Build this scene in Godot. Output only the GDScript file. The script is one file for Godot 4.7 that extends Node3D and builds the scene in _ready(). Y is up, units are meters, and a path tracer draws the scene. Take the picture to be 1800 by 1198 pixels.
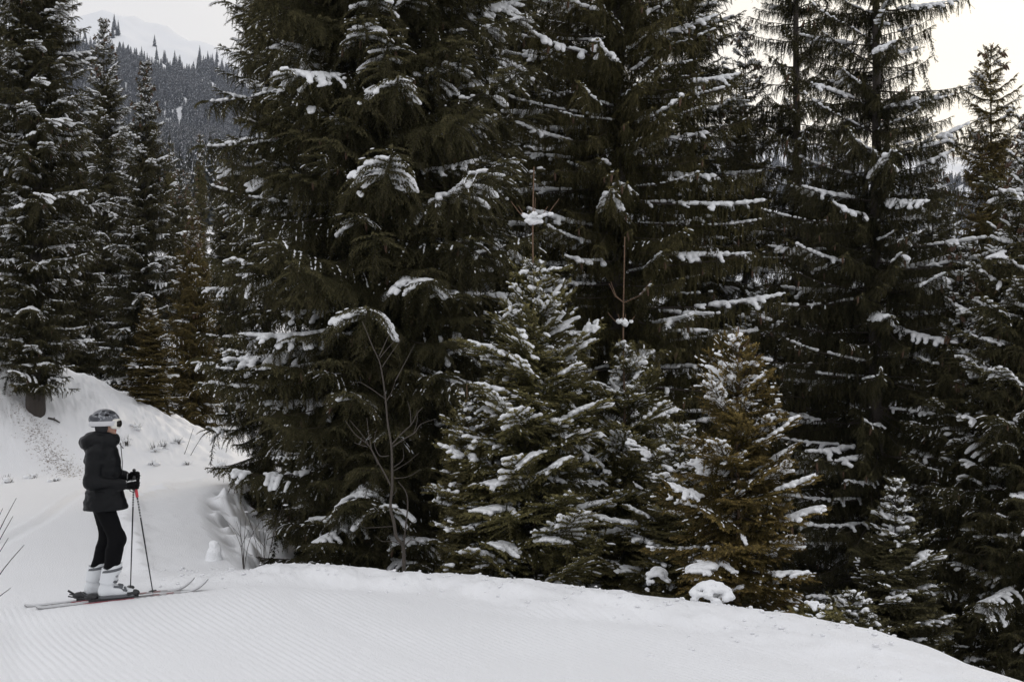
extends Node3D

const F := 2495.0
const CAM_Y := 2.45
var used_names := {}
var M := {}
var edge_x := PackedFloat32Array()
var edge_z := PackedFloat32Array()
var edge_h := PackedFloat32Array()
var noise_a := FastNoiseLite.new()
var noise_b := FastNoiseLite.new()

# ---------------------------------------------------------------- helpers
class Buf:
	var v := PackedVector3Array()
	var n := PackedVector3Array()
	var c := PackedColorArray()
	var i := PackedInt32Array()
	func tri(a: Vector3, b: Vector3, d: Vector3, col: Color) -> void:   # flat, a-b-d clockwise seen from outside
		var nn := (d - a).cross(b - a).normalized()
		var k := v.size()
		v.append(a); v.append(b); v.append(d)
		n.append(nn); n.append(nn); n.append(nn)
		c.append(col); c.append(col); c.append(col)
		i.append(k); i.append(k + 1); i.append(k + 2)
	func vert(p: Vector3, nn: Vector3, col: Color) -> int:
		v.append(p); n.append(nn); c.append(col)
		return v.size() - 1
	func ring_surface(rows: Array, cols: int, closed: bool, col: Color) -> void:   # rows of packed points, smooth normals, outward
		var base := v.size()
		var nr := rows.size()
		for r in nr:
			for k in cols:
				var p: Vector3 = rows[r][k]
				var up: Vector3 = rows[mini(r + 1, nr - 1)][k] - rows[maxi(r - 1, 0)][k]
				var k1 := (k + 1) % cols if closed else mini(k + 1, cols - 1)
				var k0 := (k + cols - 1) % cols if closed else maxi(k - 1, 0)
				var side: Vector3 = rows[r][k1] - rows[r][k0]
				var nn := side.cross(up)
				if nn.length_squared() < 1e-16:
					nn = up
				vert(p, nn.normalized(), col)
		for r in nr - 1:
			for k in (cols if closed else cols - 1):
				var a := base + r * cols + k
				var b := base + r * cols + (k + 1) % cols
				var d := a + cols
				var e := b + cols
				i.append(a); i.append(d); i.append(b)
				i.append(b); i.append(d); i.append(e)
	func tube(pts: Array, radii: Array, sides: int, col: Color) -> void:
		var rows := []
		var ref := Vector3(0.13, 0.21, 0.97)
		for k in pts.size():
			var d: Vector3 = (pts[mini(k + 1, pts.size() - 1)] - pts[maxi(k - 1, 0)]).normalized()
			if absf(d.dot(ref)) > 0.95:
				ref = Vector3(1, 0.1, 0)
			var a := ref.cross(d).normalized()
			var b := d.cross(a)
			ref = b.cross(d).cross(b) if false else ref
			var row := PackedVector3Array()
			for s in sides:
				var t := TAU * s / sides
				row.append(pts[k] + (a * cos(t) + b * sin(t)) * radii[k])
			rows.append(row)
		var cap := PackedVector3Array()
		for s in sides:
			cap.append(pts[-1])
		rows.append(cap)
		ring_surface(rows, sides, true, col)
	func blob(at: Vector3, r: Vector3, turn: Basis, lump: float, rng: RandomNumberGenerator, col: Color, sides := 8, rings := 5) -> void:
		var rows := []
		var ph := rng.randf() * TAU
		for q in rings:
			var la := lerpf(-0.5, 0.5, float(q) / (rings - 1)) * PI
			var row := PackedVector3Array()
			for s in sides:
				var t := TAU * s / sides
				var k := 1.0 + lump * (sin(t * 2.0 + ph) * 0.5 + rng.randf_range(-0.5, 0.5)) * cos(la)
				row.append(at + turn * (Vector3(cos(la) * cos(t) * k, sin(la) * (1.0 if la > 0.0 else 0.6), -cos(la) * sin(t) * k) * r))
			rows.append(row)
		ring_surface(rows, sides, true, col)
	func box(center: Vector3, size: Vector3, turn: Basis, col: Color) -> void:
		var h := size * 0.5
		var p := []
		for q in 8:
			p.append(center + turn * Vector3(h.x if q & 1 else -h.x, h.y if q & 2 else -h.y, h.z if q & 4 else -h.z))
		for f in [[0, 2, 3, 1], [4, 5, 7, 6], [0, 4, 6, 2], [1, 3, 7, 5], [2, 6, 7, 3], [0, 1, 5, 4]]:
			tri(p[f[0]], p[f[1]], p[f[2]], col)
			tri(p[f[0]], p[f[2]], p[f[3]], col)
		# every face must look outward whatever the turn
		var k := v.size() - 36
		for t in 12:
			var mid := (v[k + t * 3] + v[k + t * 3 + 1] + v[k + t * 3 + 2]) / 3.0
			if n[k + t * 3].dot(mid - center) < 0.0:
				var w := v[k + t * 3 + 1]
				v[k + t * 3 + 1] = v[k + t * 3 + 2]
				v[k + t * 3 + 2] = w
				for e in 3:
					n[k + t * 3 + e] = -n[k + t * 3 + e]
	func into(m: ArrayMesh, mat: Material) -> void:
		if v.is_empty():
			return
		var a := []
		a.resize(Mesh.ARRAY_MAX)
		a[Mesh.ARRAY_VERTEX] = v
		a[Mesh.ARRAY_NORMAL] = n
		a[Mesh.ARRAY_COLOR] = c
		a[Mesh.ARRAY_INDEX] = i
		m.add_surface_from_arrays(Mesh.PRIMITIVE_TRIANGLES, a)
		m.surface_set_material(m.get_surface_count() - 1, mat)
	func mesh(mat: Material) -> ArrayMesh:
		var m := ArrayMesh.new()
		into(m, mat)
		return m

func numbered(called: String) -> String:
	if not used_names.has(called):
		used_names[called] = 0
		return called
	used_names[called] += 1
	return "%s_%03d" % [called, used_names[called]]

func tag(o: Node3D, label: String, category: String, group := "") -> void:
	o.set_meta("label", label)
	o.set_meta("category", category)
	if group:
		o.set_meta("group", group)

func thing(called: String, label: String, category: String, at := Vector3.ZERO, turn := 0.0, group := "") -> Node3D:
	var o := Node3D.new()
	o.name = numbered(called)
	add_child(o, true)
	o.position = at
	o.rotation.y = turn
	tag(o, label, category, group)
	return o

func part(called: String, mesh: Mesh, parent: Node3D, xf := Transform3D.IDENTITY, mat: Material = null) -> MeshInstance3D:
	var o := MeshInstance3D.new()
	if parent == self:
		o.name = numbered(called)
	else:
		var key := str(parent.get_instance_id()) + called
		used_names[key] = used_names.get(key, -1) + 1
		o.name = called if used_names[key] == 0 else "%s_%03d" % [called, used_names[key]]
	o.mesh = mesh
	if mat:
		o.material_override = mat
	o.transform = xf
	parent.add_child(o, true)
	return o

func P(px: float, py: float, d: float) -> Vector3:
	return Vector3((px - 900.0) / F * d, CAM_Y - (py - 599.0) / F * d, -d)

func paint(lin: Color, rough: float, vertex := false) -> StandardMaterial3D:
	var m := StandardMaterial3D.new()
	m.albedo_color = lin.linear_to_srgb()
	m.roughness = rough
	m.vertex_color_use_as_albedo = vertex
	return m

func grain(freq: float, seed_: int, size := 512, octaves := 4) -> NoiseTexture2D:
	var f := FastNoiseLite.new()
	f.seed = seed_
	f.frequency = freq
	f.fractal_octaves = octaves
	var t := NoiseTexture2D.new()
	t.width = size
	t.height = size
	t.seamless = true
	t.noise = f
	return t

func needle_tint(r: float, g: float, b: float) -> StandardMaterial3D:
	var m := paint(Color(r, g, b), 0.9, true)
	m.metallic_specular = 0.1
	return m

# ---------------------------------------------------------------- the lie of the land
func edge_point(px: float, py: float, d: float) -> void:
	var p := P(px, py, d)
	edge_x.append(p.x); edge_z.append(p.z); edge_h.append(p.y)

func road_edge(x: float, z: float, h: float) -> void:
	edge_x.append(x); edge_z.append(z); edge_h.append(h)

func ss(a: float, b: float, x: float) -> float:
	var t := clampf((x - a) / (b - a), 0.0, 1.0)
	return t * t * (3.0 - 2.0 * t)

var near_h := 0.0
func rim(x: float, z: float) -> float:      # distance to the rim of the wooded hollow, positive inside it
	var best := 1e9
	var inside := false
	var n := edge_x.size()
	var j := n - 1
	for i in n:
		var ax := edge_x[j]
		var az := edge_z[j]
		var bx := edge_x[i]
		var bz := edge_z[i]
		if (bz > z) != (az > z) and x < (ax - bx) * (z - bz) / (az - bz) + bx:
			inside = not inside
		var dx := bx - ax
		var dz := bz - az
		var t := clampf(((x - ax) * dx + (z - az) * dz) / (dx * dx + dz * dz), 0.0, 1.0)
		var ex := x - ax - dx * t
		var ez := z - az - dz * t
		var q := ex * ex + ez * ez
		if q < best:
			best = q
			near_h = lerpf(edge_h[j], edge_h[i], t)
		j = i
	var s := sqrt(best)
	return s if inside else -s

func ground(x: float, z: float) -> float:
	var platform := clampf(-0.02 + 0.075 * (x + 3.9), -0.3, 0.1)
	platform += 0.06 * ss(0.349 * z + 0.05, 0.349 * z - 0.2, x) * ss(-12.9, -12.4, z)
	var base := lerpf(platform, -0.27, ss(-14.0, -16.8, z))
	# bank and hillside beyond the road
	var foot := -27.5 - 0.35 * (x + 12.0)
	foot = clampf(foot, -31.0, -24.0)
	var top := -0.3 + 0.47 * (-6.2 - x)
	top = 3.5 - log(1.0 + exp((3.5 - top) * 1.5)) / 1.5
	var right := ss(-6.2, -2.0, x)
	top = lerpf(maxf(top, -0.9), -0.5, right)
	var bank := ss(foot, foot - 5.0, z)
	base = lerpf(base, top, bank)
	base -= 1.25 * ss(-33.5, -42.0, z)
	base += 0.10 * maxf(0.0, -46.0 - z) * (1.0 - ss(-6.0, 25.0, x)) - 0.05 * maxf(0.0, -32.0 - z) * ss(0.0, 25.0, x)
	base += noise_a.get_noise_2d(x * 8.0, z * 8.0) * 0.05 + bank * noise_b.get_noise_2d(x * 60.0, z * 60.0) * 0.16
	if x < -4.0 and z < -16.0 and z > -28.0:
		var track := x + 6.75 + 0.13 * (-z - 18.5) - 0.05 * sin(z * 0.8)
		base += 0.014 * exp(-pow((track + 0.16) / 0.09, 2.0)) - 0.024 * exp(-pow(track / 0.10, 2.0))
	if z > -6.0:
		base -= 0.03 * (z + 6.0)
	var s := rim(x, z)
	if s > -2.5:
		var wob := noise_b.get_noise_2d(x * 30.0, z * 30.0)
		if s <= 0.0:
			base = lerpf(base, near_h, ss(-1.6, 0.0, s))
			base += ((0.05 + 0.03 * wob) * exp(-pow((s + 0.95 + 0.3 * wob) / 0.13, 2.0)) - 0.04 * exp(-pow((s + 1.3 + 0.2 * wob) / 0.14, 2.0))) * ss(-15.5, -17.5, z)
			base += (0.045 * exp(-pow((s + 0.32 + 0.15 * wob) / 0.25, 2.0)) - 0.04 * exp(-pow((s + 1.0 + 0.3 * wob) / 0.3, 2.0))) * ss(-15.6, -14.6, z)
			base += (0.07 * wob + 0.05 * noise_b.get_noise_2d(x * 130.0, z * 130.0)) * lerpf(0.12, 1.0, ss(-16.6, -15.2, z)) * ss(-1.3, -0.5, s) * ss(0.12, -0.2, s)
		else:
			var deep := 3.1 * (1.0 - exp(-pow(s, 1.6) / 3.4))
			base = near_h + 0.03 * wob - deep - 0.16 * maxf(0.0, x - 2.0) * ss(0.0, 6.0, s)
			base += (0.34 if z < -16.8 else 0.12) * wob * ss(0.15, 1.0, s) + 0.5 * noise_b.get_noise_2d(x * 42.0, z * 42.0) * ss(0.1, 0.5, s) * (1.0 - ss(1.0, 2.2, s)) * ss(-16.2, -17.5, z)
	return base

func axis_steps(lo: float, hi: float, fine_lo: float, fine_hi: float, fine: float, grow: float) -> PackedFloat32Array:
	var a := PackedFloat32Array()
	var left := []
	var x := fine_lo
	var st := fine * 2.0
	while x > lo:
		x -= st
		st *= grow
		left.push_front(x)
	for q in left:
		a.append(q)
	x = fine_lo
	while x < fine_hi:
		a.append(x)
		x += fine
	st = fine * 2.0
	while x < hi:
		a.append(x)
		x += st
		st *= grow
	a.append(x)
	return a

func build_ground() -> void:
	var us := axis_steps(-420.0, 420.0, 0.2, 8.4, 0.0155, 1.09)
	var left_steps := PackedFloat32Array()
	var vs := PackedFloat32Array()
	# along the grooming lines: 0.14 m in the foreground, 0.22 m on the road and bank, growing beyond
	var q := -16.0
	var st := 0.22
	var back := []
	while q > -430.0:
		back.push_front(q)
		if q < -38.0:
			st *= 1.12
		q -= st
	for b in back:
		vs.append(b)
	q = -15.86
	while q < -5.0:
		vs.append(q)
		q += 0.14
	st = 0.3
	while q < 120.0:
		vs.append(q)
		q += st
		st *= 1.15
	# left of the groomed strip the sheet needs finer steps than plain growth gives
	var uu := PackedFloat32Array()
	for u in us:
		if u < -0.0 and u > -14.0:
			continue
		if u > 8.4 and u < 34.0:
			continue
		uu.append(u)
	var extra := -14.0
	while extra < 0.15:
		uu.append(extra)
		extra += 0.09
	extra = 8.42
	while extra < 34.0:
		uu.append(extra)
		extra += 0.05 if extra < 10.0 else 0.14
	uu.sort()
	var nu := uu.size()
	var nv := vs.size()
	var ca := cos(deg_to_rad(28.0))
	var sa := sin(deg_to_rad(28.0))
	var v := PackedVector3Array()
	v.resize(nu * nv)
	for b in nv:
		for a in nu:
			var u := uu[a]
			var w := vs[b]
			var bend := 0.0
			if u > -3.0 and u < 12.0 and w > -17.0 and w < -3.0:      # the grooming lines curve a little
				bend = 0.012 * (w + 10.5) * (w + 10.5) * ss(-3.0, 0.0, u) * (1.0 - ss(9.0, 12.0, u)) * ss(-17.0, -15.0, w) * (1.0 - ss(-5.0, -3.0, w))
			var x := (u + bend) * ca + w * sa
			var z := -(u + bend) * sa + w * ca
			var y := ground(x, z)
			if u > 0.2 and u < 8.4 and w > -16.0 and w < -5.0:
				var worn := clampf(0.55 + 1.1 * noise_a.get_noise_2d(x * 22.0, z * 22.0), 0.0, 1.0)
				var s := rim(x, z)
				var zone := ss(-0.55, -1.15, s) * ss(0.25, 0.7, u) * (1.0 - ss(-13.2, -13.9, z)) 
				var seam := absf(u - 4.1 - 0.05 * (w + 11.0) * (w + 11.0))
				zone *= 0.25 + 0.75 * ss(0.05, 0.22, seam)
				y += 0.0066 * sin(u * TAU / 0.062) * worn * zone + 0.018 * exp(-pow(seam / 0.07, 2.0)) * zone
				y += 0.004 * noise_b.get_noise_2d(x * 420.0, z * 420.0)
			v[b * nu + a] = Vector3(x, y, z)
	var n := PackedVector3Array()
	n.resize(nu * nv)
	for b in nv:
		for a in nu:
			var dx := v[b * nu + mini(a + 1, nu - 1)] - v[b * nu + maxi(a - 1, 0)]
			var dz := v[mini(b + 1, nv - 1) * nu + a] - v[maxi(b - 1, 0) * nu + a]
			n[b * nu + a] = dz.cross(dx).normalized()
	var ix := PackedInt32Array()
	ix.resize((nu - 1) * (nv - 1) * 6)
	var k := 0
	for b in nv - 1:
		for a in nu - 1:
			var o := b * nu + a
			ix[k] = o; ix[k + 1] = o + 1; ix[k + 2] = o + nu
			ix[k + 3] = o + 1; ix[k + 4] = o + nu + 1; ix[k + 5] = o + nu
			k += 6
	var arr := []
	arr.resize(Mesh.ARRAY_MAX)
	arr[Mesh.ARRAY_VERTEX] = v
	arr[Mesh.ARRAY_NORMAL] = n
	arr[Mesh.ARRAY_INDEX] = ix
	var m := ArrayMesh.new()
	m.add_surface_from_arrays(Mesh.PRIMITIVE_TRIANGLES, arr)
	m.surface_set_material(0, M.ground_snow)
	var o := part("snow_ground", m, self)
	o.set_meta("kind", "structure")

# ---------------------------------------------------------------- spruce boughs
func sprig(b: Buf, p: Vector3, d: Vector3, length: float, reach: float, count: int, col: Color, rng: RandomNumberGenerator) -> void:
	var a := d.cross(Vector3(0.31, 0.9, 0.2)).normalized()
	var e := d.cross(a)
	var own := rng.randf_range(0.72, 1.35)
	for k in count:
		var t := (k + rng.randf()) / count
		var th := k * 2.4 + rng.randf() * 0.8
		var out := a * cos(th) + e * sin(th)
		var root := p + d * (length * t)
		var l := reach * rng.randf_range(0.8, 1.15) * (1.0 - 0.25 * t)
		var w := d.cross(out) * (reach * 0.21)
		var shade := own * rng.randf_range(0.8, 1.2)
		b.tri(root - w, root + w, root + (out * 0.85 + d * 0.6) * l, Color(col.r * shade, col.g * shade, col.b * shade))

# style: sag (axis), lift (tip), hang (twigs pulled down), reach (needle length), side (length of side twigs), curtain (share of hanging twigs)
func make_bough(length: float, st: Dictionary, seed_: int) -> Dictionary:
	var rng := RandomNumberGenerator.new()
	rng.seed = seed_
	var nb := Buf.new()
	var wb := Buf.new()
	var cb := Buf.new()
	var wood := Color(0.055, 0.045, 0.036)
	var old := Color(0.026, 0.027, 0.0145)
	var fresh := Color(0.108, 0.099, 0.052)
	var pts := []
	var rad := []
	var wig := rng.randf_range(-0.06, 0.06)
	var nseg := 12
	for k in nseg + 1:
		var t := float(k) / nseg
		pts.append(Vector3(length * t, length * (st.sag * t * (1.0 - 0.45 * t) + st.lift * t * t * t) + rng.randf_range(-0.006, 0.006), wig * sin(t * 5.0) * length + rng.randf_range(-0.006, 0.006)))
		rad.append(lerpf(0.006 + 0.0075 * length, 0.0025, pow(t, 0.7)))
	wb.tube(pts, rad, 5, wood)
	var spots := []          # [where snow can lie, along the bough 0..1, out on the side twig 0..1, heading]
	var stepm := 0.05 if length > 1.0 else 0.038
	var m := maxi(4, int(length * 0.92 / stepm))
	var sgn := 1.0
	for k in m:
		var t := 0.08 + 0.92 * (k + rng.randf_range(0.1, 0.9)) / m
		var f := t * nseg
		var i0 := mini(int(f), nseg - 1)
		var p: Vector3 = pts[i0].lerp(pts[i0 + 1], f - i0)
		var fwd: Vector3 = (pts[i0 + 1] - pts[i0]).normalized()
		sgn = -sgn
		spots.append([p + Vector3(0, 0.012, 0), t, 0.0, fwd])
		var bare: float = st.get("bare", 0.12)
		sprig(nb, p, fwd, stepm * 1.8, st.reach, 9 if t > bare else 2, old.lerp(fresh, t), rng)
		for z in int(st.get("comb", 0)):
			var cl := rng.randf_range(0.07, 0.28) * clampf(length, 0.4, 1.2)
			var cd := (Vector3(rng.randf_range(-0.12, 0.25), -1.0, rng.randf_range(-0.35, 0.35))).normalized()
			var cp := p + fwd * rng.randf_range(-0.5, 0.5) * stepm
			sprig(nb, cp, cd, cl, st.reach, int(cl * 150.0), old.lerp(fresh, rng.randf()), rng)
			sprig(nb, cp + cd * cl * 0.3, (cd + Vector3(rng.randf_range(-0.7, 0.7), 0, rng.randf_range(-0.7, 0.7))).normalized(), cl * 0.5, st.reach, int(cl * 75.0), old.lerp(fresh, rng.randf()), rng)
		if t < bare and rng.randf() < 0.7:
			continue
		var sl: float = st.side * length * (0.28 + 0.85 * pow(1.0 - t, 0.75)) * rng.randf_range(0.6, 1.15)
		sl = clampf(sl, 0.05, 0.85)
		var curtain: bool = rng.randf() < st.curtain
		var ang := deg_to_rad(rng.randf_range(38.0, 62.0))
		var sd := (fwd * cos(ang) + Vector3(0, 0, sgn) * sin(ang) + Vector3(0, rng.randf_range(-0.12, 0.08), 0)).normalized()
		if curtain:
			sd = (fwd * rng.randf_range(-0.1, 0.35) + Vector3(0, -1, 0) + Vector3(0, 0, sgn * rng.randf_range(0.0, 0.5))).normalized()
			sl = clampf(sl * rng.randf_range(0.6, 1.1), 0.08, 0.5)
		var q := p
		var gone := 0.0
		var sp := [p]
		var alt := 1.0
		var stp := 0.032
		while gone < sl:
			var u := gone / sl
			var g: float = st.hang * (0.5 + u)
			sd = (sd + Vector3(0, -g * 0.16, 0) + Vector3(rng.randf_range(-0.05, 0.05), rng.randf_range(-0.05, 0.05), rng.randf_range(-0.05, 0.05))).normalized()
			var q2: Vector3 = q + sd * stp
			alt = -alt
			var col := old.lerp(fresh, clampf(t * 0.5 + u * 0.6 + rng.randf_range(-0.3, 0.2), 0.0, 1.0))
			sprig(nb, q, sd, stp * 1.5, st.reach, 7, col, rng)
			var wide := sd.cross(Vector3.UP if absf(sd.y) < 0.9 else fwd).normalized() * alt
			var td: Vector3 = (sd * 0.75 + wide * 0.75 + Vector3(0, -st.hang * 0.35 + rng.randf_range(-0.15, 0.1), 0)).normalized()
			var tl := clampf((sl - gone) * 0.55, 0.035, 0.16) * rng.randf_range(0.6, 1.1)
			sprig(nb, q, td, tl, st.reach, maxi(4, int(tl * 120.0)), col, rng)
			if u < 0.85:
				var td2: Vector3 = (sd * 0.8 - wide * 0.7 + Vector3(0, -st.hang * 0.4, 0)).normalized()
				sprig(nb, q + sd * stp * 0.5, td2, tl * 0.8, st.reach, maxi(4, int(tl * 90.0)), col, rng)
			if not curtain:
				spots.append([q2 + Vector3(0, 0.01, 0), t, u, sd])
			q = q2
			gone += stp
			sp.append(q)
		if sl > 0.14:
			var rr := []
			for z in sp.size():
				rr.append(lerpf(0.0035, 0.0015, float(z) / sp.size()))
			wb.tube([sp[0], sp[sp.size() / 2], sp[-1]], [0.0035, 0.0025, 0.0015], 3, wood)
	# the very tip
	for k in 3:
		var d := Vector3(1, rng.randf_range(-0.3, 0.25), rng.randf_range(-0.6, 0.6)).normalized()
		sprig(nb, pts[-1], d, 0.07, st.reach, 10, fresh, rng)
	var cones := 0
	if st.get("cones", 0.0) > rng.randf():
		for k in rng.randi_range(1, 4):
			var s: Array = spots[rng.randi_range(spots.size() / 2, spots.size() - 1)]
			var at: Vector3 = s[0] + Vector3(0, -0.02, 0)
			cb.tube([at, at + Vector3(0.003, -0.03, 0.002), at + Vector3(0.006, -0.075, 0.003), at + Vector3(0.008, -0.115, 0.003)], [0.008, 0.019, 0.017, 0.006], 6, Color(0.085, 0.05, 0.03))
			cones += 1
	return {"needles": nb, "wood": wb, "cones": cb, "spots": spots, "length": length}

# one skin round many drops: each drop is [place, radius]; they melt together into pads
func melt(b: Buf, drops: Array, cell: float, seed_: int) -> void:
	if drops.is_empty():
		return
	var lo := Vector3.ONE * 1e9
	var hi := -lo
	for d in drops:
		lo = lo.min(d[0] - Vector3.ONE * (d[1] * 1.9))
		hi = hi.max(d[0] + Vector3.ONE * (d[1] * 1.9))
	lo -= Vector3.ONE * cell * 2.0
	var nx := int((hi.x - lo.x) / cell) + 4
	var ny := int((hi.y - lo.y) / cell) + 4
	var nz := int((hi.z - lo.z) / cell) + 4
	var g := PackedFloat32Array()
	g.resize(nx * ny * nz)
	g.fill(-1.0)
	var sy := nx
	var sz := nx * ny
	var rng := RandomNumberGenerator.new()
	rng.seed = seed_
	for d in drops:
		var c: Vector3 = (d[0] - lo) / cell
		var r: float = d[1] * 1.7 / cell
		var flat := rng.randf_range(1.15, 1.6)
		for z in range(maxi(0, int(c.z - r)), mini(nz, int(c.z + r) + 2)):
			for y in range(maxi(0, int(c.y - r)), mini(ny, int(c.y + r) + 2)):
				for x in range(maxi(0, int(c.x - r)), mini(nx, int(c.x + r) + 2)):
					var ex := x - c.x
					var ey := (y - c.y) * flat
					var ez := z - c.z
					var q := 1.0 - (ex * ex + ey * ey + ez * ez) / (r * r)
					if q > 0.0:
						g[z * sz + y * sy + x] += q * q * 2.6
	for k in g.size():
		if g[k] > -0.999:
			g[k] += rng.randf_range(-0.55, 0.5)
	var ids := PackedInt32Array()
	ids.resize(nx * ny * nz)
	ids.fill(-1)
	var white := Color(1, 1, 1)
	var step := [1, sy, sz]
	for z in nz - 1:
		for y in ny - 1:
			for x in nx - 1:
				var o := z * sz + y * sy + x
				var g0 := g[o]
				var g1 := g[o + 1]
				var g2 := g[o + sy]
				var g3 := g[o + sy + 1]
				var g4 := g[o + sz]
				var g5 := g[o + sz + 1]
				var g6 := g[o + sz + sy]
				var g7 := g[o + sz + sy + 1]
				var big := maxf(maxf(maxf(g0, g1), maxf(g2, g3)), maxf(maxf(g4, g5), maxf(g6, g7)))
				if big <= 0.0:
					continue
				var least := minf(minf(minf(g0, g1), minf(g2, g3)), minf(minf(g4, g5), minf(g6, g7)))
				if least > 0.0:
					continue
				var gs := [g0, g1, g2, g3, g4, g5, g6, g7]
				var sum := Vector3.ZERO
				var cnt := 0
				for e in NET_EDGES:
					var a: float = gs[e[0]]
					var c: float = gs[e[1]]
					if (a > 0.0) != (c > 0.0):
						var f := a / (a - c)
						sum += Vector3(e[0] & 1, (e[0] >> 1) & 1, e[0] >> 2).lerp(Vector3(e[1] & 1, (e[1] >> 1) & 1, e[1] >> 2), f)
						cnt += 1
				var nn := -Vector3(g1 + g3 + g5 + g7 - g0 - g2 - g4 - g6, g2 + g3 + g6 + g7 - g0 - g1 - g4 - g5, g4 + g5 + g6 + g7 - g0 - g1 - g2 - g3).normalized()
				ids[o] = b.vert(lo + (Vector3(x, y, z) + sum / cnt) * cell, nn, white)
	for z in range(1, nz - 1):
		for y in range(1, ny - 1):
			for x in range(1, nx - 1):
				var o := z * sz + y * sy + x
				var here := g[o] > 0.0
				for ax in 3:
					if here == (g[o + step[ax]] > 0.0):
						continue
					var u: int = step[(ax + 1) % 3]
					var w: int = step[(ax + 2) % 3]
					var q0 := ids[o]
					var q1 := ids[o - u]
					var q2 := ids[o - u - w]
					var q3 := ids[o - w]
					if q0 < 0 or q1 < 0 or q2 < 0 or q3 < 0:
						continue
					if here:
						b.i.append(q0); b.i.append(q2); b.i.append(q1); b.i.append(q0); b.i.append(q3); b.i.append(q2)
					else:
						b.i.append(q0); b.i.append(q1); b.i.append(q2); b.i.append(q0); b.i.append(q2); b.i.append(q3)

const NET_EDGES := [[0, 1], [2, 3], [4, 5], [6, 7], [0, 2], [1, 3], [4, 6], [5, 7], [0, 4], [1, 5], [2, 6], [3, 7]]

func snow_on(bough: Dictionary, how: String, seed_: int) -> ArrayMesh:
	var rng := RandomNumberGenerator.new()
	rng.seed = seed_
	var b := Buf.new()
	var white := Color(1, 1, 1)
	var length: float = bough.length
	var nf := FastNoiseLite.new()
	nf.seed = seed_
	nf.frequency = 1.0
	var drops := []
	var from := rng.randf_range(0.22, 0.5)
	var upto := minf(from + rng.randf_range(0.35, 0.75), 1.02)
	var thick := clampf(0.66 + 0.17 * length, 0.68, 1.05)
	var hubs := []
	for k in (rng.randi_range(4, 7) if length > 0.5 else rng.randi_range(1, 2)):
		hubs.append([bough.spots[rng.randi_range(bough.spots.size() / 4, bough.spots.size() - 1)][0], rng.randf_range(0.09, 0.2) * clampf(0.5 + 0.4 * length, 0.55, 1.2)])
	for s in bough.spots:
		var t: float = s[1]
		var u: float = s[2]
		var p: Vector3 = s[0]
		var covered := false
		if absf(s[3].y) > 0.78 and u > 0.0:
			continue
		if how == "pad":
			var edge := clampf(minf(t - from, upto - t) * 7.0, 0.0, 1.0)
			var lobe := 0.66 + 0.75 * nf.get_noise_3d(p.x * 5.0, p.y * 3.0, p.z * 5.0)
			if t > from and t < upto and u < lobe * (0.35 + 0.65 * edge):
				covered = true
				drops.append([p + Vector3(rng.randf_range(-0.012, 0.012), 0.012 + 0.012 * edge, rng.randf_range(-0.012, 0.012)), rng.randf_range(0.024, 0.042) * (1.12 - 0.4 * u) * thick * (0.7 + 0.3 * edge)])
				if rng.randf() < 0.45 * edge:
					var across: Vector3 = s[3].cross(Vector3.UP).normalized() * rng.randf_range(-0.055, 0.055)
					drops.append([p + across * thick + Vector3(0, 0.004, 0), rng.randf_range(0.022, 0.034) * thick])
		elif how == "line":
			if t > 0.12 and u < 0.10 + 0.4 * nf.get_noise_3d(p.x * 3.0, p.y, p.z * 3.0) and nf.get_noise_3d(p.x * 2.0, 7.0, p.z) > -0.28:
				covered = true
				drops.append([p + Vector3(0, 0.012, 0), rng.randf_range(0.018, 0.032) * thick])
		elif how == "clump":
			for hub in hubs:
				var f: float = 1.0 - (p - hub[0]).length() / hub[1]
				if f > 0.0 and not covered:
					covered = true
					drops.append([p + Vector3(0, 0.014, 0), rng.randf_range(0.026, 0.044) * thick * (0.75 + 0.3 * f)])
		if not covered and t > 0.2 and rng.randf() < (0.5 if how == "speck" else 0.26) * (0.4 + u):
			var d: Vector3 = s[3]
			var x := Vector3(d.x, d.y * 0.9, d.z).normalized()
			var z := x.cross(Vector3.UP).normalized()
			var r := 0.005 + 0.010 * pow(rng.randf(), 2.0)
			b.blob(p + Vector3(0, r * 0.6, 0), Vector3(r * rng.randf_range(1.4, 3.4), r * 0.8, r), Basis(x, z.cross(x).normalized(), z), 0.6, rng, white, 6, 4)
	melt(b, drops, 0.0165 if length > 0.7 else 0.014, seed_)
	if b.v.is_empty():
		b.blob(bough.spots[0][0], Vector3(0.02, 0.012, 0.016), Basis.IDENTITY, 0.3, rng, white, 6, 4)
	return b.mesh(M.bough_snow)

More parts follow.
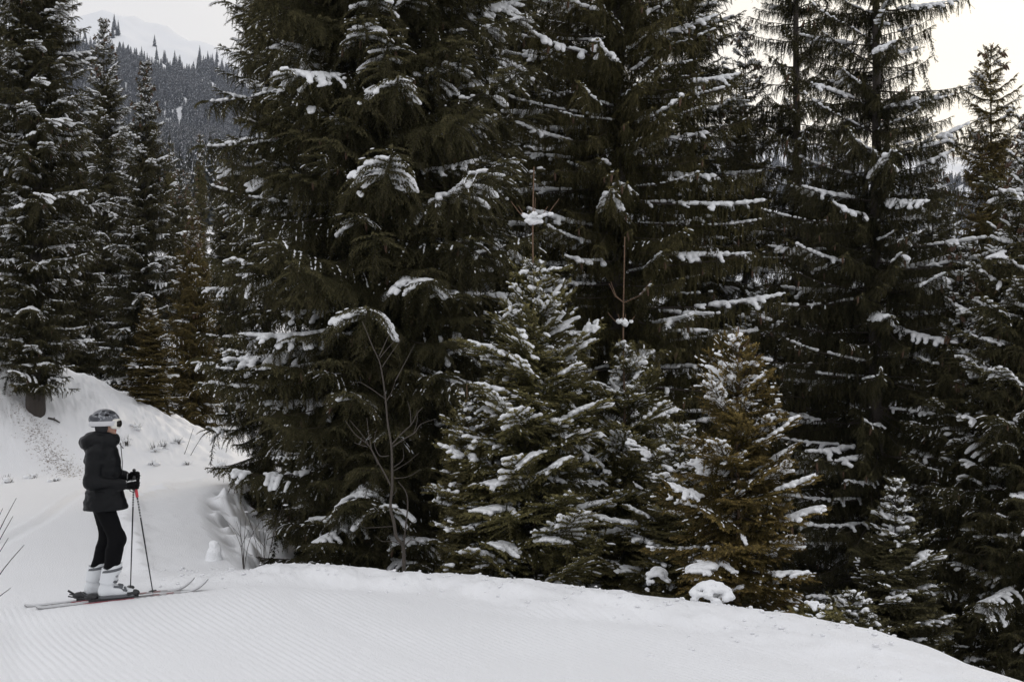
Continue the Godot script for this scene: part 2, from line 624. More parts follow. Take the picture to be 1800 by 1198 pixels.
var kits := {}
func make_kit(called: String, lengths: Array, variants: int, st: Dictionary, seed_: int) -> void:
	var kit := []
	for a in lengths.size():
		var row := []
		for q in variants:
			var bg := make_bough(lengths[a], st, seed_ + a * 31 + q * 7)
			var snow := []
			for how in ["speck", "clump", "pad", "pad", "line"]:
				snow.append(snow_on(bg, how, seed_ + a * 57 + q * 13 + snow.size()))
			row.append({"buf": bg, "snow": snow, "made": {}})
		kit.append(row)
	# a hanging twig for the inside of the crown
	var rng := RandomNumberGenerator.new()
	rng.seed = seed_ + 999
	var nb := Buf.new()
	var p := Vector3.ZERO
	var d := Vector3(0.5, -0.5, 0).normalized()
	for k in 15:
		d = (d + Vector3(rng.randf_range(-0.1, 0.1), -0.12, rng.randf_range(-0.1, 0.1))).normalized()
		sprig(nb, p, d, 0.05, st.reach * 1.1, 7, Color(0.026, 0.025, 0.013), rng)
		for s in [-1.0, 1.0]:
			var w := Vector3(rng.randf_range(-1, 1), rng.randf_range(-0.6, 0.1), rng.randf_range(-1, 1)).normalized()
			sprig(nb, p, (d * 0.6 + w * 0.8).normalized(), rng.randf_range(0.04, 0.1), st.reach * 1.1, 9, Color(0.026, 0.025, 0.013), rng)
		p += d * 0.034
	kits[called] = {"lengths": lengths, "rows": kit, "twig": nb, "twigs": {}}

func bough_mesh(kit: Dictionary, row: int, which: int, tint: String) -> ArrayMesh:
	var e: Dictionary = kit.rows[row][which]
	if not e.made.has(tint):
		var m := ArrayMesh.new()
		e.buf.needles.into(m, M[tint])
		e.buf.wood.into(m, M.twig_wood)
		e.buf.cones.into(m, M.twig_wood)
		e.made[tint] = m
	return e.made[tint]

# profile: rows of [height of the row in the photograph, half width there]
func spruce(label: String, px: float, d: float, profile: Array, o: Dictionary, seed_: int) -> Node3D:
	var rng := RandomNumberGenerator.new()
	rng.seed = seed_
	var x := (px - 900.0) / F * d
	var base_y := ground(x, -d) - 0.15
	var mpp := d / F
	var hs := []
	var rs := []
	for q in profile:
		hs.append(CAM_Y - (q[0] - 599.0) * mpp - base_y)
		rs.append(q[1] * mpp)
	var height: float = hs[0]
	var t := thing(o.get("name", "spruce_tree"), label, "tree", Vector3(x, base_y, -d), 0.0, o.get("group", "snowy spruces in the wood"))
	var kit: Dictionary = kits[o.get("kit", "old")]
	var tint: String = o.get("tint", "needles_dark")
	# trunk
	var tb := Buf.new()
	var lean: float = o.get("lean", 0.0)
	var leader: float = o.get("leader", 0.0) * mpp
	var total := height + leader
	var girth: float = o.get("girth", 0.0075 * total + 0.01)
	var pts := []
	var rad := []
	for k in 19:
		var f := pow(k / 18.0, 1.15)
		pts.append(Vector3(lean * f * total + 0.01 * sin(f * 17.0 + seed_), total * f - (0.7 if k == 0 else 0.0), 0.012 * cos(f * 13.0 + seed_)))
		rad.append(maxf(girth * pow(1.0 - f, 0.85) * (1.0 + 0.5 * exp(-f * total * 1.6)), lerpf(0.024, 0.007, f) if leader > 0.0 else 0.006))
	tb.tube(pts, rad, 11, Color(1, 1, 1))
	part("trunk", tb.mesh(M[o.get("bark", "bark")]), t)
	for q in o.get("whorls", []):       # [row, twig length in photo pixels, twigs, snow]
		var wh: float = CAM_Y - (q[0] - 599.0) * mpp - base_y
		var sb := Buf.new()
		var heap := []
		for k in int(q[2]):
			var a := TAU * k / float(q[2]) + rng.randf() * 0.6
			var out := Vector3(cos(a), 0, sin(a))
			var l: float = q[1] * mpp * rng.randf_range(0.7, 1.1)
			var w := Buf.new()
			var c := Vector3(lean * wh, wh, 0)
			w.tube([c, c + out * l * 0.6 + Vector3(0, l * 0.25, 0), c + out * l + Vector3(0, l * 0.75, 0)], [0.007, 0.006, 0.004], 5, Color(1, 1, 1))
			part("leader_twig", w.mesh(M.bark_warm), t)
			for g in int(q[3]) * 4:
				var far := rng.randf_range(0.0, 0.75)
				heap.append([c + out * l * far + Vector3(rng.randf_range(-0.03, 0.03), l * 0.25 * far + rng.randf_range(0.0, 0.035), rng.randf_range(-0.03, 0.03)), rng.randf_range(0.022, 0.038)])
		melt(sb, heap, 0.013, seed_)
		if not sb.v.is_empty():
			part("leader_snow", sb.mesh(M.bough_snow), t).set_meta("kind", "stuff")
	# crown
	var crown := Node3D.new()
	crown.name = "crown"
	t.add_child(crown)
	var snowy: float = o.get("snow", 0.5)
	var gap: float = o.get("gap", 0.27)
	var per: float = o.get("per", 6.0)
	var low: float = hs[-1]
	var h := maxf(low, 0.12)
	var yaw := rng.randf() * TAU
	var count := 0
	var frame_top := CAM_Y + 640.0 * mpp - base_y
	while h < height - 0.03 and count < 296:
		var r := 0.0
		for k in hs.size() - 1:
			if h <= hs[k] and h >= hs[k + 1]:
				r = lerpf(rs[k], rs[k + 1], (hs[k] - h) / maxf(hs[k] - hs[k + 1], 1e-4))
		var rel := h / height
		var n := maxi(3, int(per * rng.randf_range(0.8, 1.25)))
		if r < 0.25:
			n = mini(n, 5)
		for k in n:
			yaw += TAU / n + rng.randf_range(-0.35, 0.35)
			var want := r * rng.randf_range(0.62, 1.12) * (1.0 if rng.randf() > 0.12 else 0.6) * (1.25 if rng.randf() < 0.07 else 1.0)
			if want < 0.05:
				continue
			var tilt: float = lerpf(o.get("tilt_low", -0.22), o.get("tilt_top", 0.55), pow(rel, 1.6)) + rng.randf_range(-1.0, 1.0) * float(o.get("wild", 0.15))
			var row := 0
			var bestd := 9.0
			for a in kit.lengths.size():
				var dd := absf(log(kit.lengths[a] * cos(tilt) / want))
				if dd < bestd:
					bestd = dd
					row = a
			var sc: float = clampf(want / (kit.lengths[row] * cos(tilt)), 0.55, 1.6)
			var which := rng.randi_range(0, kit.rows[row].size() - 1)
			var hh := h + rng.randf_range(-0.28, 0.28) * gap * clampf(r, 0.15, 0.9)
			var bs := Basis(Vector3.UP, yaw) * Basis(Vector3(0, 0, 1), tilt) * Basis(Vector3(1, 0, 0), rng.randf_range(-1.4, 1.4) * float(o.get("wild", 0.15)))
			var xf := Transform3D(bs.scaled_local(Vector3(sc, clampf(sc, 0.8, 1.2), clampf(sc, 0.8, 1.25))), Vector3(lean * hh, hh, 0))
			part("bough", bough_mesh(kit, row, which, tint), crown, xf)
			count += 1
			if rng.randf() < snowy and h < frame_top:
				var pick := rng.randf()
				var heavy: float = o.get("heavy", 0.5)
				var sn := 0
				if pick < heavy * 0.5:
					sn = rng.randi_range(2, 3)
				elif pick < heavy * 0.8:
					sn = 1
				elif pick < heavy:
					sn = 4
				part("snow", kit.rows[row][which].snow[sn], crown, xf).set_meta("kind", "stuff")
		var g := gap * clampf(0.35 + r * 0.6, 0.3, 1.1)
		h += g if h < frame_top else g * 1.9
	# boughs that stand out: [height of the root, tip column, tip row, towards the viewer in metres, snow]
	for q in o.get("boughs", []):
		var rh: float = CAM_Y - (q[0] - 599.0) * mpp - base_y
		var root := Vector3(lean * rh, rh, 0)
		var tip := Vector3((q[1] - px) * mpp, CAM_Y - (q[2] - 599.0) * mpp - base_y, q[3])
		var v := tip - root
		var bl := v.length()
		var row := 0
		for a in kit.lengths.size():
			if absf(log(kit.lengths[a] / bl)) < absf(log(kit.lengths[row] / bl)):
				row = a
		var sc: float = bl / kit.lengths[row]
		var bs := Basis(Vector3.UP, atan2(-v.z, v.x)) * Basis(Vector3(0, 0, 1), asin(clampf(v.y / bl, -1.0, 1.0)))
		var which := rng.randi_range(0, kit.rows[row].size() - 1)
		var xf := Transform3D(bs.scaled_local(Vector3(sc, sc, sc)), root)
		part("bough", bough_mesh(kit, row, which, tint), crown, xf)
		part("snow", kit.rows[row][which].snow[q[4]], crown, xf).set_meta("kind", "stuff")
	# hanging inner twigs
	var twigs: int = o.get("twigs", 240)
	if twigs > 0:
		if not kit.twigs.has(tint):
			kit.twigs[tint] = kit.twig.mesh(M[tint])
		var mm := MultiMesh.new()
		mm.transform_format = MultiMesh.TRANSFORM_3D
		mm.mesh = kit.twigs[tint]
		mm.instance_count = twigs
		for k in twigs:
			var hh := lerpf(maxf(low, 0.2), minf(height * 0.85, frame_top + 1.0), rng.randf())
			var r := 0.0
			for q in hs.size() - 1:
				if hh <= hs[q] and hh >= hs[q + 1]:
					r = lerpf(rs[q], rs[q + 1], (hs[q] - hh) / maxf(hs[q] - hs[q + 1], 1e-4))
			var a := rng.randf() * TAU
			var rr := r * rng.randf_range(0.1, 0.75)
			var bs := Basis(Vector3.UP, a + rng.randf_range(-0.6, 0.6)).scaled_local(Vector3.ONE * rng.randf_range(0.7, 1.4) * clampf(0.4 + r * 0.5, 0.5, 1.2))
			mm.set_instance_transform(k, Transform3D(bs, Vector3(lean * hh + cos(a) * rr, hh, -sin(a) * rr)))
		var mi := MultiMeshInstance3D.new()
		mi.name = "inner_twigs"
		mi.multimesh = mm
		mi.set_meta("kind", "stuff")
		crown.add_child(mi)
	var inner: int = o.get("inner", 200)
	for half in 2:
		var row := clampi(int(o.get("inner_row", 1)), 0, kit.lengths.size() - 1)
		var mm := MultiMesh.new()
		mm.transform_format = MultiMesh.TRANSFORM_3D
		mm.mesh = bough_mesh(kit, row, half, tint)
		mm.instance_count = inner / 2
		for k in inner / 2:
			var hh := lerpf(maxf(low, 0.1), minf(height * 0.82, frame_top + 1.5), rng.randf())
			var r := 0.0
			for q in hs.size() - 1:
				if hh <= hs[q] and hh >= hs[q + 1]:
					r = lerpf(rs[q], rs[q + 1], (hs[q] - hh) / maxf(hs[q] - hs[q + 1], 1e-4))
			var sc := clampf(r * rng.randf_range(0.55, 0.85) / kit.lengths[row], 0.12, 1.4)
			var bs := Basis(Vector3.UP, rng.randf() * TAU) * Basis(Vector3(0, 0, 1), lerpf(-0.5, 0.25, hh / height) + rng.randf_range(-0.25, 0.2))
			mm.set_instance_transform(k, Transform3D(bs.scaled_local(Vector3(sc, clampf(sc, 0.7, 1.2), clampf(sc, 0.6, 1.2))), Vector3(lean * hh, hh, 0)))
		var mi := MultiMeshInstance3D.new()
		mi.name = "inner_boughs" if half == 0 else "inner_boughs_001"
		mi.multimesh = mm
		mi.set_meta("kind", "stuff")
		crown.add_child(mi)
	return t

# ---------------------------------------------------------------- sky
func sky_image() -> Image:
	var w := 512
	var h := 256
	var img := Image.create_empty(w, h, false, Image.FORMAT_RGBF)
	var nz := FastNoiseLite.new()
	nz.seed = 5
	nz.frequency = 1.3
	nz.fractal_octaves = 5
	var sun := Vector3(0.33, 0.20, -0.92).normalized()
	for y in h:
		var el := (0.5 - (y + 0.5) / h) * PI
		for x in w:
			var az := (x + 0.5) / w * TAU      # 0 = straight ahead, -Z
			var d := Vector3(sin(az) * cos(el), sin(el), -cos(az) * cos(el))
			var up := maxf(d.y, 0.0)
			var lum := 0.78 + 0.10 * pow(up, 0.8)
			var cl := nz.get_noise_3d(d.x * 1.2, d.y * 4.5, d.z * 1.2)
			lum *= 1.0 + 0.16 * cl
			var col := Color(lum * 0.99, lum * 0.99, lum * 1.015)
			var c := maxf(d.dot(sun), 0.0)
			var glow := 0.26 * pow(c, 8.0) + 0.22 * pow(c, 60.0)
			col += Color(glow * 1.1, glow * 0.86, glow * 0.40)
			if d.y < 0.0:
				col = col.lerp(Color(0.5, 0.5, 0.52), clampf(-d.y * 6.0, 0.0, 1.0))
			img.set_pixel(x, y, col)
	return img

func _ready() -> void:
	var cam := Camera3D.new()
	cam.name = "camera"
	cam.fov = rad_to_deg(2.0 * atan(599.0 / F))
	cam.near = 0.1
	cam.far = 6000.0
	cam.position = Vector3(0, CAM_Y, 0)
	add_child(cam)
	cam.current = true

	var env := Environment.new()
	env.background_mode = Environment.BG_SKY
	var sm := PanoramaSkyMaterial.new()
	sm.panorama = ImageTexture.create_from_image(sky_image())
	var sky := Sky.new()
	sky.sky_material = sm
	env.sky = sky
	env.tonemap_mode = Environment.TONE_MAPPER_LINEAR
	env.tonemap_exposure = 1.1
	env.sdfgi_enabled = true
	env.ssao_enabled = true
	env.ssil_enabled = true
	env.fog_enabled = true
	env.fog_density = 0.00014
	env.fog_light_color = Color(0.80, 0.84, 0.92)
	var we := WorldEnvironment.new()
	we.name = "world"
	we.environment = env
	add_child(we)

	var sun := DirectionalLight3D.new()
	sun.name = "sun"
	sun.light_energy = 0.3
	sun.light_color = Color(1.0, 0.93, 0.82)
	sun.light_angular_distance = 14.0
	sun.shadow_enabled = true
	add_child(sun)
	sun.look_at_from_position(Vector3(0.33, 0.24, -0.92) * 50.0, Vector3.ZERO)

	make_materials()
	lay_out_rim()
	build_ground()
	build_mountains()
	build_trees()
	build_skier()
	build_small_plants()

func make_materials() -> void:
	noise_a.seed = 3
	noise_a.frequency = 0.02
	noise_a.fractal_octaves = 3
	noise_b.seed = 11
	noise_b.frequency = 0.02
	noise_b.fractal_octaves = 4
	M.ground_snow = paint(Color(0.86, 0.865, 0.88), 0.55)
	M.ground_snow.metallic_specular = 0.35
	M.ground_snow.heightmap_enabled = true
	M.ground_snow.heightmap_texture = grain(0.06, 21)
	M.ground_snow.heightmap_scale = 0.7
	M.ground_snow.uv1_triplanar = true
	M.ground_snow.uv1_world_triplanar = true
	M.ground_snow.uv1_scale = Vector3.ONE * 1.3
	M.bough_snow = paint(Color(0.86, 0.87, 0.885), 0.6)
	M.bough_snow.metallic_specular = 0.3
	M.twig_wood = paint(Color(1, 1, 1), 0.9, true)
	M.needles_dark = needle_tint(1.0, 0.98, 0.95)
	M.needles_olive = needle_tint(1.35, 1.28, 1.12)
	M.needles_brown = needle_tint(1.75, 1.4, 0.98)
	M.needles_young = needle_tint(1.75, 1.68, 1.4)
	M.needles_warm = needle_tint(1.7, 1.42, 1.05)
	for q in [["bark", Color(0.075, 0.062, 0.052)], ["bark_warm", Color(0.20, 0.125, 0.078)], ["bark_grey", Color(0.12, 0.105, 0.09)]]:
		var m := paint(q[1], 0.95)
		m.heightmap_enabled = true
		m.heightmap_texture = grain(0.05, 31)
		m.heightmap_scale = 2.5
		m.uv1_triplanar = true
		m.uv1_scale = Vector3(4, 1.5, 4)
		M[q[0]] = m

func lay_out_rim() -> void:
	road_edge(100.0, 30.0, -3.0)
	road_edge(6.0, 30.0, -0.8)
	road_edge(5.5, 0.0, 0.0)
	road_edge(4.6, -6.0, 0.05)
	for q in [[1900, 1242, 9.2], [1790, 1198, 9.8], [1740, 1184, 10.1], [1680, 1163, 10.4], [1600, 1130, 11.0], [1520, 1108, 11.4], [1450, 1090, 11.8], [1350, 1074, 12.2], [1250, 1059, 12.6], [1080, 1042, 13.2], [950, 1025, 13.7], [900, 1019, 13.9], [850, 1012, 14.2], [760, 1007, 14.4], [700, 1006, 14.5], [640, 1001, 14.6], [600, 994, 14.7], [560, 993, 14.9], [520, 988, 15.0], [490, 989, 15.1], [465, 996, 15.2], [440, 1003, 15.3]]:
		edge_point(q[0], q[1], q[2])
	for q in [[415, 1000, 17.0], [385, 965, 18.3], [360, 930, 20.2], [345, 900, 22.2], [350, 872, 24.6], [385, 853, 26.5], [460, 842, 28.0], [560, 838, 29.0], [760, 838, 29.5]]:
		edge_point(q[0], q[1], q[2])
	road_edge(8.0, -31.0, -0.5)
	road_edge(100.0, -42.0, -3.0)

# ---------------------------------------------------------------- far country
func build_mountains() -> void:
	var nz := FastNoiseLite.new()
	nz.seed = 77
	nz.frequency = 0.0035
	nz.fractal_octaves = 5
	var sil := [[-1400, 330], [-700, 200], [-200, 70], [60, 52], [130, 34], [190, 20], [235, 33], [290, 52], [340, 60], [390, 74], [500, 110], [800, 190], [1100, 225], [1390, 238], [1500, 262], [1650, 275], [1800, 290], [2400, 330], [3200, 380]]
	var rows := []
	var nr := 46
	var na := 240
	for r in nr:
		var t := float(r) / (nr - 1)
		var dist := 330.0 + 1500.0 * t
		var row := PackedVector3Array()
		for a in na:
			var az := lerpf(-0.85, 0.85, float(a) / (na - 1))
			var px := 900.0 + F * tan(clampf(az, -1.2, 1.2))
			var top := 300.0
			for k in sil.size() - 1:
				if px >= sil[k][0] and px <= sil[k + 1][0]:
					top = lerpf(sil[k][1], sil[k + 1][1], (px - sil[k][0]) / float(sil[k + 1][0] - sil[k][0]))
			var peak := (599.0 - top) / F * 1700.0 * cos(az) / cos(az)
			var x := sin(az) * dist
			var z := -cos(az) * dist
			var up := pow(t / 0.92, 1.35) if t < 0.92 else 1.0 - (t - 0.92) * 1.5
			var y := -6.0 + peak * up + nz.get_noise_2d(x, z) * 26.0 * sin(minf(t, 0.92) * 3.3) + nz.get_noise_2d(x * 4.0, z * 4.0) * 9.0 + absf(nz.get_noise_2d(x * 9.0, z * 9.0)) * 10.0 * t
			row.append(Vector3(x, y, z))
		rows.append(row)
	var b := Buf.new()
	b.ring_surface(rows, na, false, Color(1, 1, 1))
	for k in b.n.size():
		if b.n[k].y < 0.0:
			b.n[k] = -b.n[k]
	var k2 := 0
	while k2 < b.i.size():      # faces upwards
		var p0 := b.v[b.i[k2]]
		var up2 := (b.v[b.i[k2 + 2]] - p0).cross(b.v[b.i[k2 + 1]] - p0)
		if up2.y < 0.0:
			var w := b.i[k2 + 1]
			b.i[k2 + 1] = b.i[k2 + 2]
			b.i[k2 + 2] = w
		k2 += 3
	var m := part("mountain", b.mesh(M.bough_snow), self)
	m.set_meta("kind", "structure")
	# the far-off wood on its flank
	var rng := RandomNumberGenerator.new()
	rng.seed = 404
	var places := []
	var tries := 0
	while places.size() < 11000 and tries < 120000:
		tries += 1
		var az := rng.randf_range(-0.36, -0.13) if rng.randf() < 0.65 else rng.randf_range(-0.13, 0.45)
		var t := sqrt(rng.randf()) * 0.9
		var fr := t * (nr - 1)
		var fa := (az + 0.85) / 1.7 * (na - 1)
		var p: Vector3 = rows[int(fr)][int(fa)].lerp(rows[int(fr) + 1][int(fa)], fr - int(fr))
		var p2: Vector3 = rows[int(fr)][int(fa) + 1].lerp(rows[int(fr) + 1][int(fa) + 1], fr - int(fr))
		p = p.lerp(p2, fa - int(fa))
		var line := 0.71 + 0.09 * nz.get_noise_2d(p.x * 2.0, p.z * 2.0)
		if t > line and rng.randf() > 0.55 * maxf(0.0, nz.get_noise_2d(p.x * 6.0, p.z * 6.0) - 0.08) * (1.0 - ss(0.72, 0.85, t)):
			continue
		places.append(p)
	for k in 2600:
		var az := rng.randf_range(-0.36, 0.4)
		var dist := lerpf(215.0, 430.0, sqrt(rng.randf()))
		var gx := sin(az) * dist
		var gz := -cos(az) * dist
		places.append(Vector3(gx, ground(gx, gz), gz))
	var mm := MultiMesh.new()
	mm.transform_format = MultiMesh.TRANSFORM_3D
	mm.use_colors = true
	mm.mesh = far_tree()
	mm.instance_count = places.size()
	for k in places.size():
		var s := rng.randf_range(0.6, 1.25)
		mm.set_instance_transform(k, Transform3D(Basis(Vector3.UP, rng.randf() * TAU).scaled_local(Vector3(s * rng.randf_range(0.8, 1.1), s, s * rng.randf_range(0.8, 1.1))), places[k] - Vector3(0, 1.0, 0)))
		var g := rng.randf_range(0.7, 1.2)
		mm.set_instance_color(k, Color(g, g, g))
	var o := MultiMeshInstance3D.new()
	o.name = "distant_wood"
	o.multimesh = mm
	tag(o, "distant dark conifer wood dusted with snow on the mountain flank", "wood")
	o.set_meta("kind", "stuff")
	add_child(o)

func far_tree() -> ArrayMesh:
	var rng := RandomNumberGenerator.new()
	rng.seed = 8
	var b := Buf.new()
	var dark := Color(0.030, 0.033, 0.024)
	for k in 22:
		var f := k / 22.0
		var y := 1.0 + 13.5 * f
		var r := 2.6 * (1.0 - f) + 0.25
		for s in 11:
			var a := TAU * (s + rng.randf()) / 11.0
			var l := r * rng.randf_range(0.65, 1.15)
			var d := Vector3(cos(a), 0, sin(a))
			var w := Vector3(-sin(a), 0, cos(a)) * l * 0.34
			var c := Vector3(0, y + rng.randf_range(-0.3, 0.3), 0)
			b.tri(c + Vector3(0, 0.5, 0), c + d * l - Vector3(0, 0.45 * l, 0) - w, c + d * l - Vector3(0, 0.45 * l, 0) + w, dark * rng.randf_range(0.8, 1.3))
			if rng.randf() < 0.5:
				b.tri(c + d * l * 0.35 + Vector3(0, 0.42, 0), c + d * l * 0.9 - Vector3(0, 0.3 * l, 0) - w * 0.5, c + d * l * 0.9 - Vector3(0, 0.3 * l, 0) + w * 0.5, Color(0.75, 0.76, 0.8))
	b.tube([Vector3.ZERO, Vector3(0, 15, 0)], [0.2, 0.04], 4, Color(0.05, 0.04, 0.035))
	return b.mesh(M.twig_wood)

# ---------------------------------------------------------------- the wood
func build_trees() -> void:
	make_kit("old", [2.35, 1.6, 1.05, 0.62, 0.34], 3, {"sag": -0.10, "lift": 0.12, "hang": 0.5, "reach": 0.0245, "side": 0.46, "curtain": 0.24, "bare": 0.14, "cones": 0.3, "comb": 1}, 100)
	make_kit("veil", [2.35, 1.6, 1.05, 0.62, 0.34], 3, {"sag": -0.02, "lift": 0.10, "hang": 1.3, "reach": 0.0235, "side": 0.26, "curtain": 0.72, "bare": 0.12, "cones": 0.3, "comb": 2}, 500)
	make_kit("young", [1.35, 0.85, 0.5, 0.27], 3, {"sag": 0.02, "lift": 0.10, "hang": 0.12, "reach": 0.0245, "side": 0.5, "curtain": 0.08, "bare": 0.05, "cones": 0.0}, 900)

	# the two big spruces and their neighbours beyond the crest
	spruce("huge dark spruce with drooping boughs behind the bare sapling", 672, 19.0, [[-1200, 10], [-600, 170], [0, 285], [300, 300], [640, 300], [800, 250], [960, 225]], {"snow": 0.66, "heavy": 0.7, "tilt_low": -0.14, "gap": 0.27, "per": 7.0, "twigs": 520, "boughs": [[560, 452, 606, 1.3, 2], [590, 372, 648, 0.5, 3], [640, 400, 690, 0.9, 4], [150, 468, 108, 1.0, 2], [110, 540, 190, 1.9, 3], [90, 375, 205, 0.3, 4], [190, 365, 280, 0.2, 4], [150, 715, 205, 2.1, 2], [460, 770, 520, 1.9, 3], [300, 705, 352, 2.1, 2], [360, 365, 345, 0.2, 4], [600, 830, 690, 1.0, 3], [640, 790, 665, 1.6, 4], [330, 830, 400, 1.2, 2], [880, 570, 945, 1.2, 3]]}, 1)
	spruce("tall spruce with hanging twig curtains behind the two bare-tipped young spruces", 1088, 21.0, [[-950, 10], [-400, 130], [0, 200], [200, 225], [500, 245], [800, 250], [1100, 220]], {"kit": "veil", "snow": 0.95, "heavy": 0.86, "per": 7.0, "twigs": 420, "tint": "needles_olive", "boughs": [[170, 1285, 190, 0.9, 4], [300, 1330, 335, 0.8, 2], [350, 1325, 385, 0.9, 3], [440, 1340, 470, 0.9, 2], [370, 1050, 375, 1.9, 3], [130, 1045, 132, 1.7, 2], [540, 1360, 545, 0.8, 3], [600, 1280, 600, 1.2, 4], [210, 850, 190, 0.8, 4], [480, 1160, 470, 1.6, 4]]}, 2)
	spruce("snow-laden spruce standing in the gap between the two biggest spruces", 900, 24.0, [[-700, 10], [-200, 90], [100, 130], [500, 150], [1000, 150]], {"snow": 0.95, "heavy": 0.86, "twigs": 240}, 3)
	spruce("tall sparse spruce with its bare trunk showing against the bright sky", 1540, 22.0, [[-560, 10], [-150, 95], [0, 130], [250, 190], [500, 225], [800, 230], [1150, 200]], {"kit": "veil", "snow": 0.95, "heavy": 0.86, "gap": 0.32, "per": 5.8, "twigs": 190, "girth": 0.15, "boughs": [[90, 1530, 118, 1.5, 2], [190, 1660, 190, 0.8, 4], [20, 1690, 20, 0.5, 2], [270, 1690, 262, 0.9, 3], [290, 1500, 300, 1.6, 4], [350, 1590, 385, 1.6, 2], [390, 1320, 395, 0.6, 4], [430, 1560, 440, 1.4, 3], [520, 1340, 555, 0.7, 4], [530, 1760, 560, 0.8, 4], [640, 1730, 600, 0.8, 2], [640, 1360, 610, 0.8, 4], [780, 1370, 800, 1.2, 2], [560, 1630, 620, 1.4, 3]]}, 4)
	spruce("thin veil-like spruce left of the sparse one with sky between its twigs", 1400, 26.0, [[-480, 10], [0, 110], [300, 130], [700, 150], [1150, 150]], {"kit": "veil", "snow": 0.4, "heavy": 0.4, "gap": 0.35, "per": 5.8, "twigs": 120}, 5)
	spruce("pointed spruce glowing brown against the low sun", 1742, 30.0, [[80, 8], [140, 40], [250, 62], [400, 85], [700, 110], [1050, 130]], {"tint": "needles_warm", "snow": 0.4, "heavy": 0.4, "gap": 0.30, "twigs": 120}, 6)
	spruce("dark spruce cut by the right edge of the view", 1810, 20.0, [[250, 10], [400, 70], [600, 130], [900, 155], [1190, 150]], {"snow": 0.95, "heavy": 0.86, "twigs": 240, "boughs": [[370, 1700, 330, 0.8, 2], [420, 1700, 470, 0.6, 2], [560, 1690, 540, 0.8, 4], [680, 1720, 655, 0.8, 3], [740, 1700, 735, 1.0, 4]]}, 7)
	spruce("shaded spruce low on the slope below the sparse spruce", 1690, 21.0, [[440, 10], [700, 80], [900, 110], [1190, 120]], {"snow": 0.95, "heavy": 0.8, "twigs": 200}, 8)
	spruce("frosty little spruce at the foot of the sparse spruce", 1575, 17.5, [[840, 8], [930, 50], [1040, 90], [1180, 110]], {"kit": "young", "tint": "needles_dark", "snow": 0.95, "heavy": 0.86, "per": 6.0, "gap": 0.25, "twigs": 60}, 9)
	# trees that close the wood behind them
	for q in [[470, 27.0, -350, 120, 20], [575, 26.0, -400, 130, 21], [770, 26.5, -500, 140, 22], [1000, 27.5, -500, 150, 23], [1215, 27.0, -480, 150, 24], [1310, 29.0, 40, 130, 25], [1470, 30.0, 225, 130, 26], [1640, 28.5, 250, 120, 27], [1560, 25.5, 420, 130, 28], [1330, 24.0, 500, 130, 29], [1800, 27.0, 210, 120, 30]]:
		spruce(["dark spruce behind the huge one, leftmost of the back row", "dark spruce just behind the huge spruce's trunk", "dim spruce behind the huge spruce's right-hand boughs", "dim spruce behind the twig-curtain spruce, left of its trunk", "dim spruce behind the twig-curtain spruce, right of its trunk", "back-row spruce beside the veil-like spruce", "back-row spruce topping out left of the bare trunk", "back-row spruce topping out right of the bare trunk", "short shaded spruce directly behind the bare trunk", "short shaded spruce below the veil-like spruce", "back-row spruce right of the sunlit pointed spruce"][q[4] - 20], q[0], q[1], [[q[2], 8], [lerpf(q[2], 1000, 0.3), q[3] * 0.6], [lerpf(q[2], 1000, 0.6), q[3]], [1120, q[3]]], {"snow": 0.95, "heavy": 0.86, "gap": 0.38, "per": 5.5, "twigs": 160}, q[4])
	for q in [[300, 66.0, 250, 45, 80, "hazy spruce seen through the valley gap, left of two"], [352, 72.0, 235, 45, 81, "hazy spruce seen through the valley gap, right of two"], [415, 64.0, 330, 50, 82, "farther spruce half hidden by the huge spruce's left boughs"], [240, 80.0, 300, 45, 83, "farther spruce between the narrow spruce and the snow-flecked one"], [330, 95.0, 300, 40, 84, "small far spruce low in the valley gap"], [385, 100.0, 290, 40, 85, "farthest spruce low in the valley gap, beside the huge spruce"]]:
		spruce(q[5], q[0], q[1], [[q[2], 4], [lerpf(q[2], 760, 0.4), q[3] * 0.6], [760, q[3]]], {"snow": 0.7, "heavy": 0.4, "gap": 0.55, "per": 5.0, "twigs": 60, "inner": 120, "tint": "needles_olive"}, q[4])
	# young spruces just beyond the crest
	spruce("young spruce with the tallest bare orange leader", 938, 16.5, [[468, 10], [500, 40], [560, 62], [650, 105], [760, 135], [900, 172], [1040, 165]], {"kit": "young", "tint": "needles_young", "leader": 175.0, "inner": 90, "bark": "bark_warm", "girth": 0.035, "snow": 0.97, "heavy": 0.9, "gap": 0.27, "per": 6.5, "twigs": 140, "name": "young_spruce", "group": "young spruces along the crest", "tilt_low": -0.1, "tilt_top": 0.5, "boughs": [[640, 812, 612, 0.5, 2], [700, 845, 690, 0.6, 2], [800, 790, 770, 0.4, 3], [880, 835, 905, 0.8, 2], [660, 1030, 600, 0.2, 0], [760, 1065, 715, 0.5, 3], [480, 905, 485, 0.15, 2], [482, 1000, 476, 0.1, 2], [840, 770, 800, 0.3, 2], [930, 960, 950, 0.9, 2]], "wild": 0.44, "whorls": [[386, 44, 5, 1], [392, 20, 3, 3]]}, 40)
	spruce("young spruce with a shorter bare leader and three upright twigs", 1097, 17.6, [[612, 10], [700, 62], [800, 112], [900, 135], [1080, 130]], {"kit": "young", "tint": "needles_young", "leader": 196.0, "inner": 80, "bark": "bark_warm", "girth": 0.032, "snow": 0.97, "heavy": 0.9, "gap": 0.25, "per": 6.5, "twigs": 140, "name": "young_spruce", "group": "young spruces along the crest", "tilt_low": -0.1, "wild": 0.44, "whorls": [[532, 60, 3, 0], [570, 26, 4, 1]]}, 41)
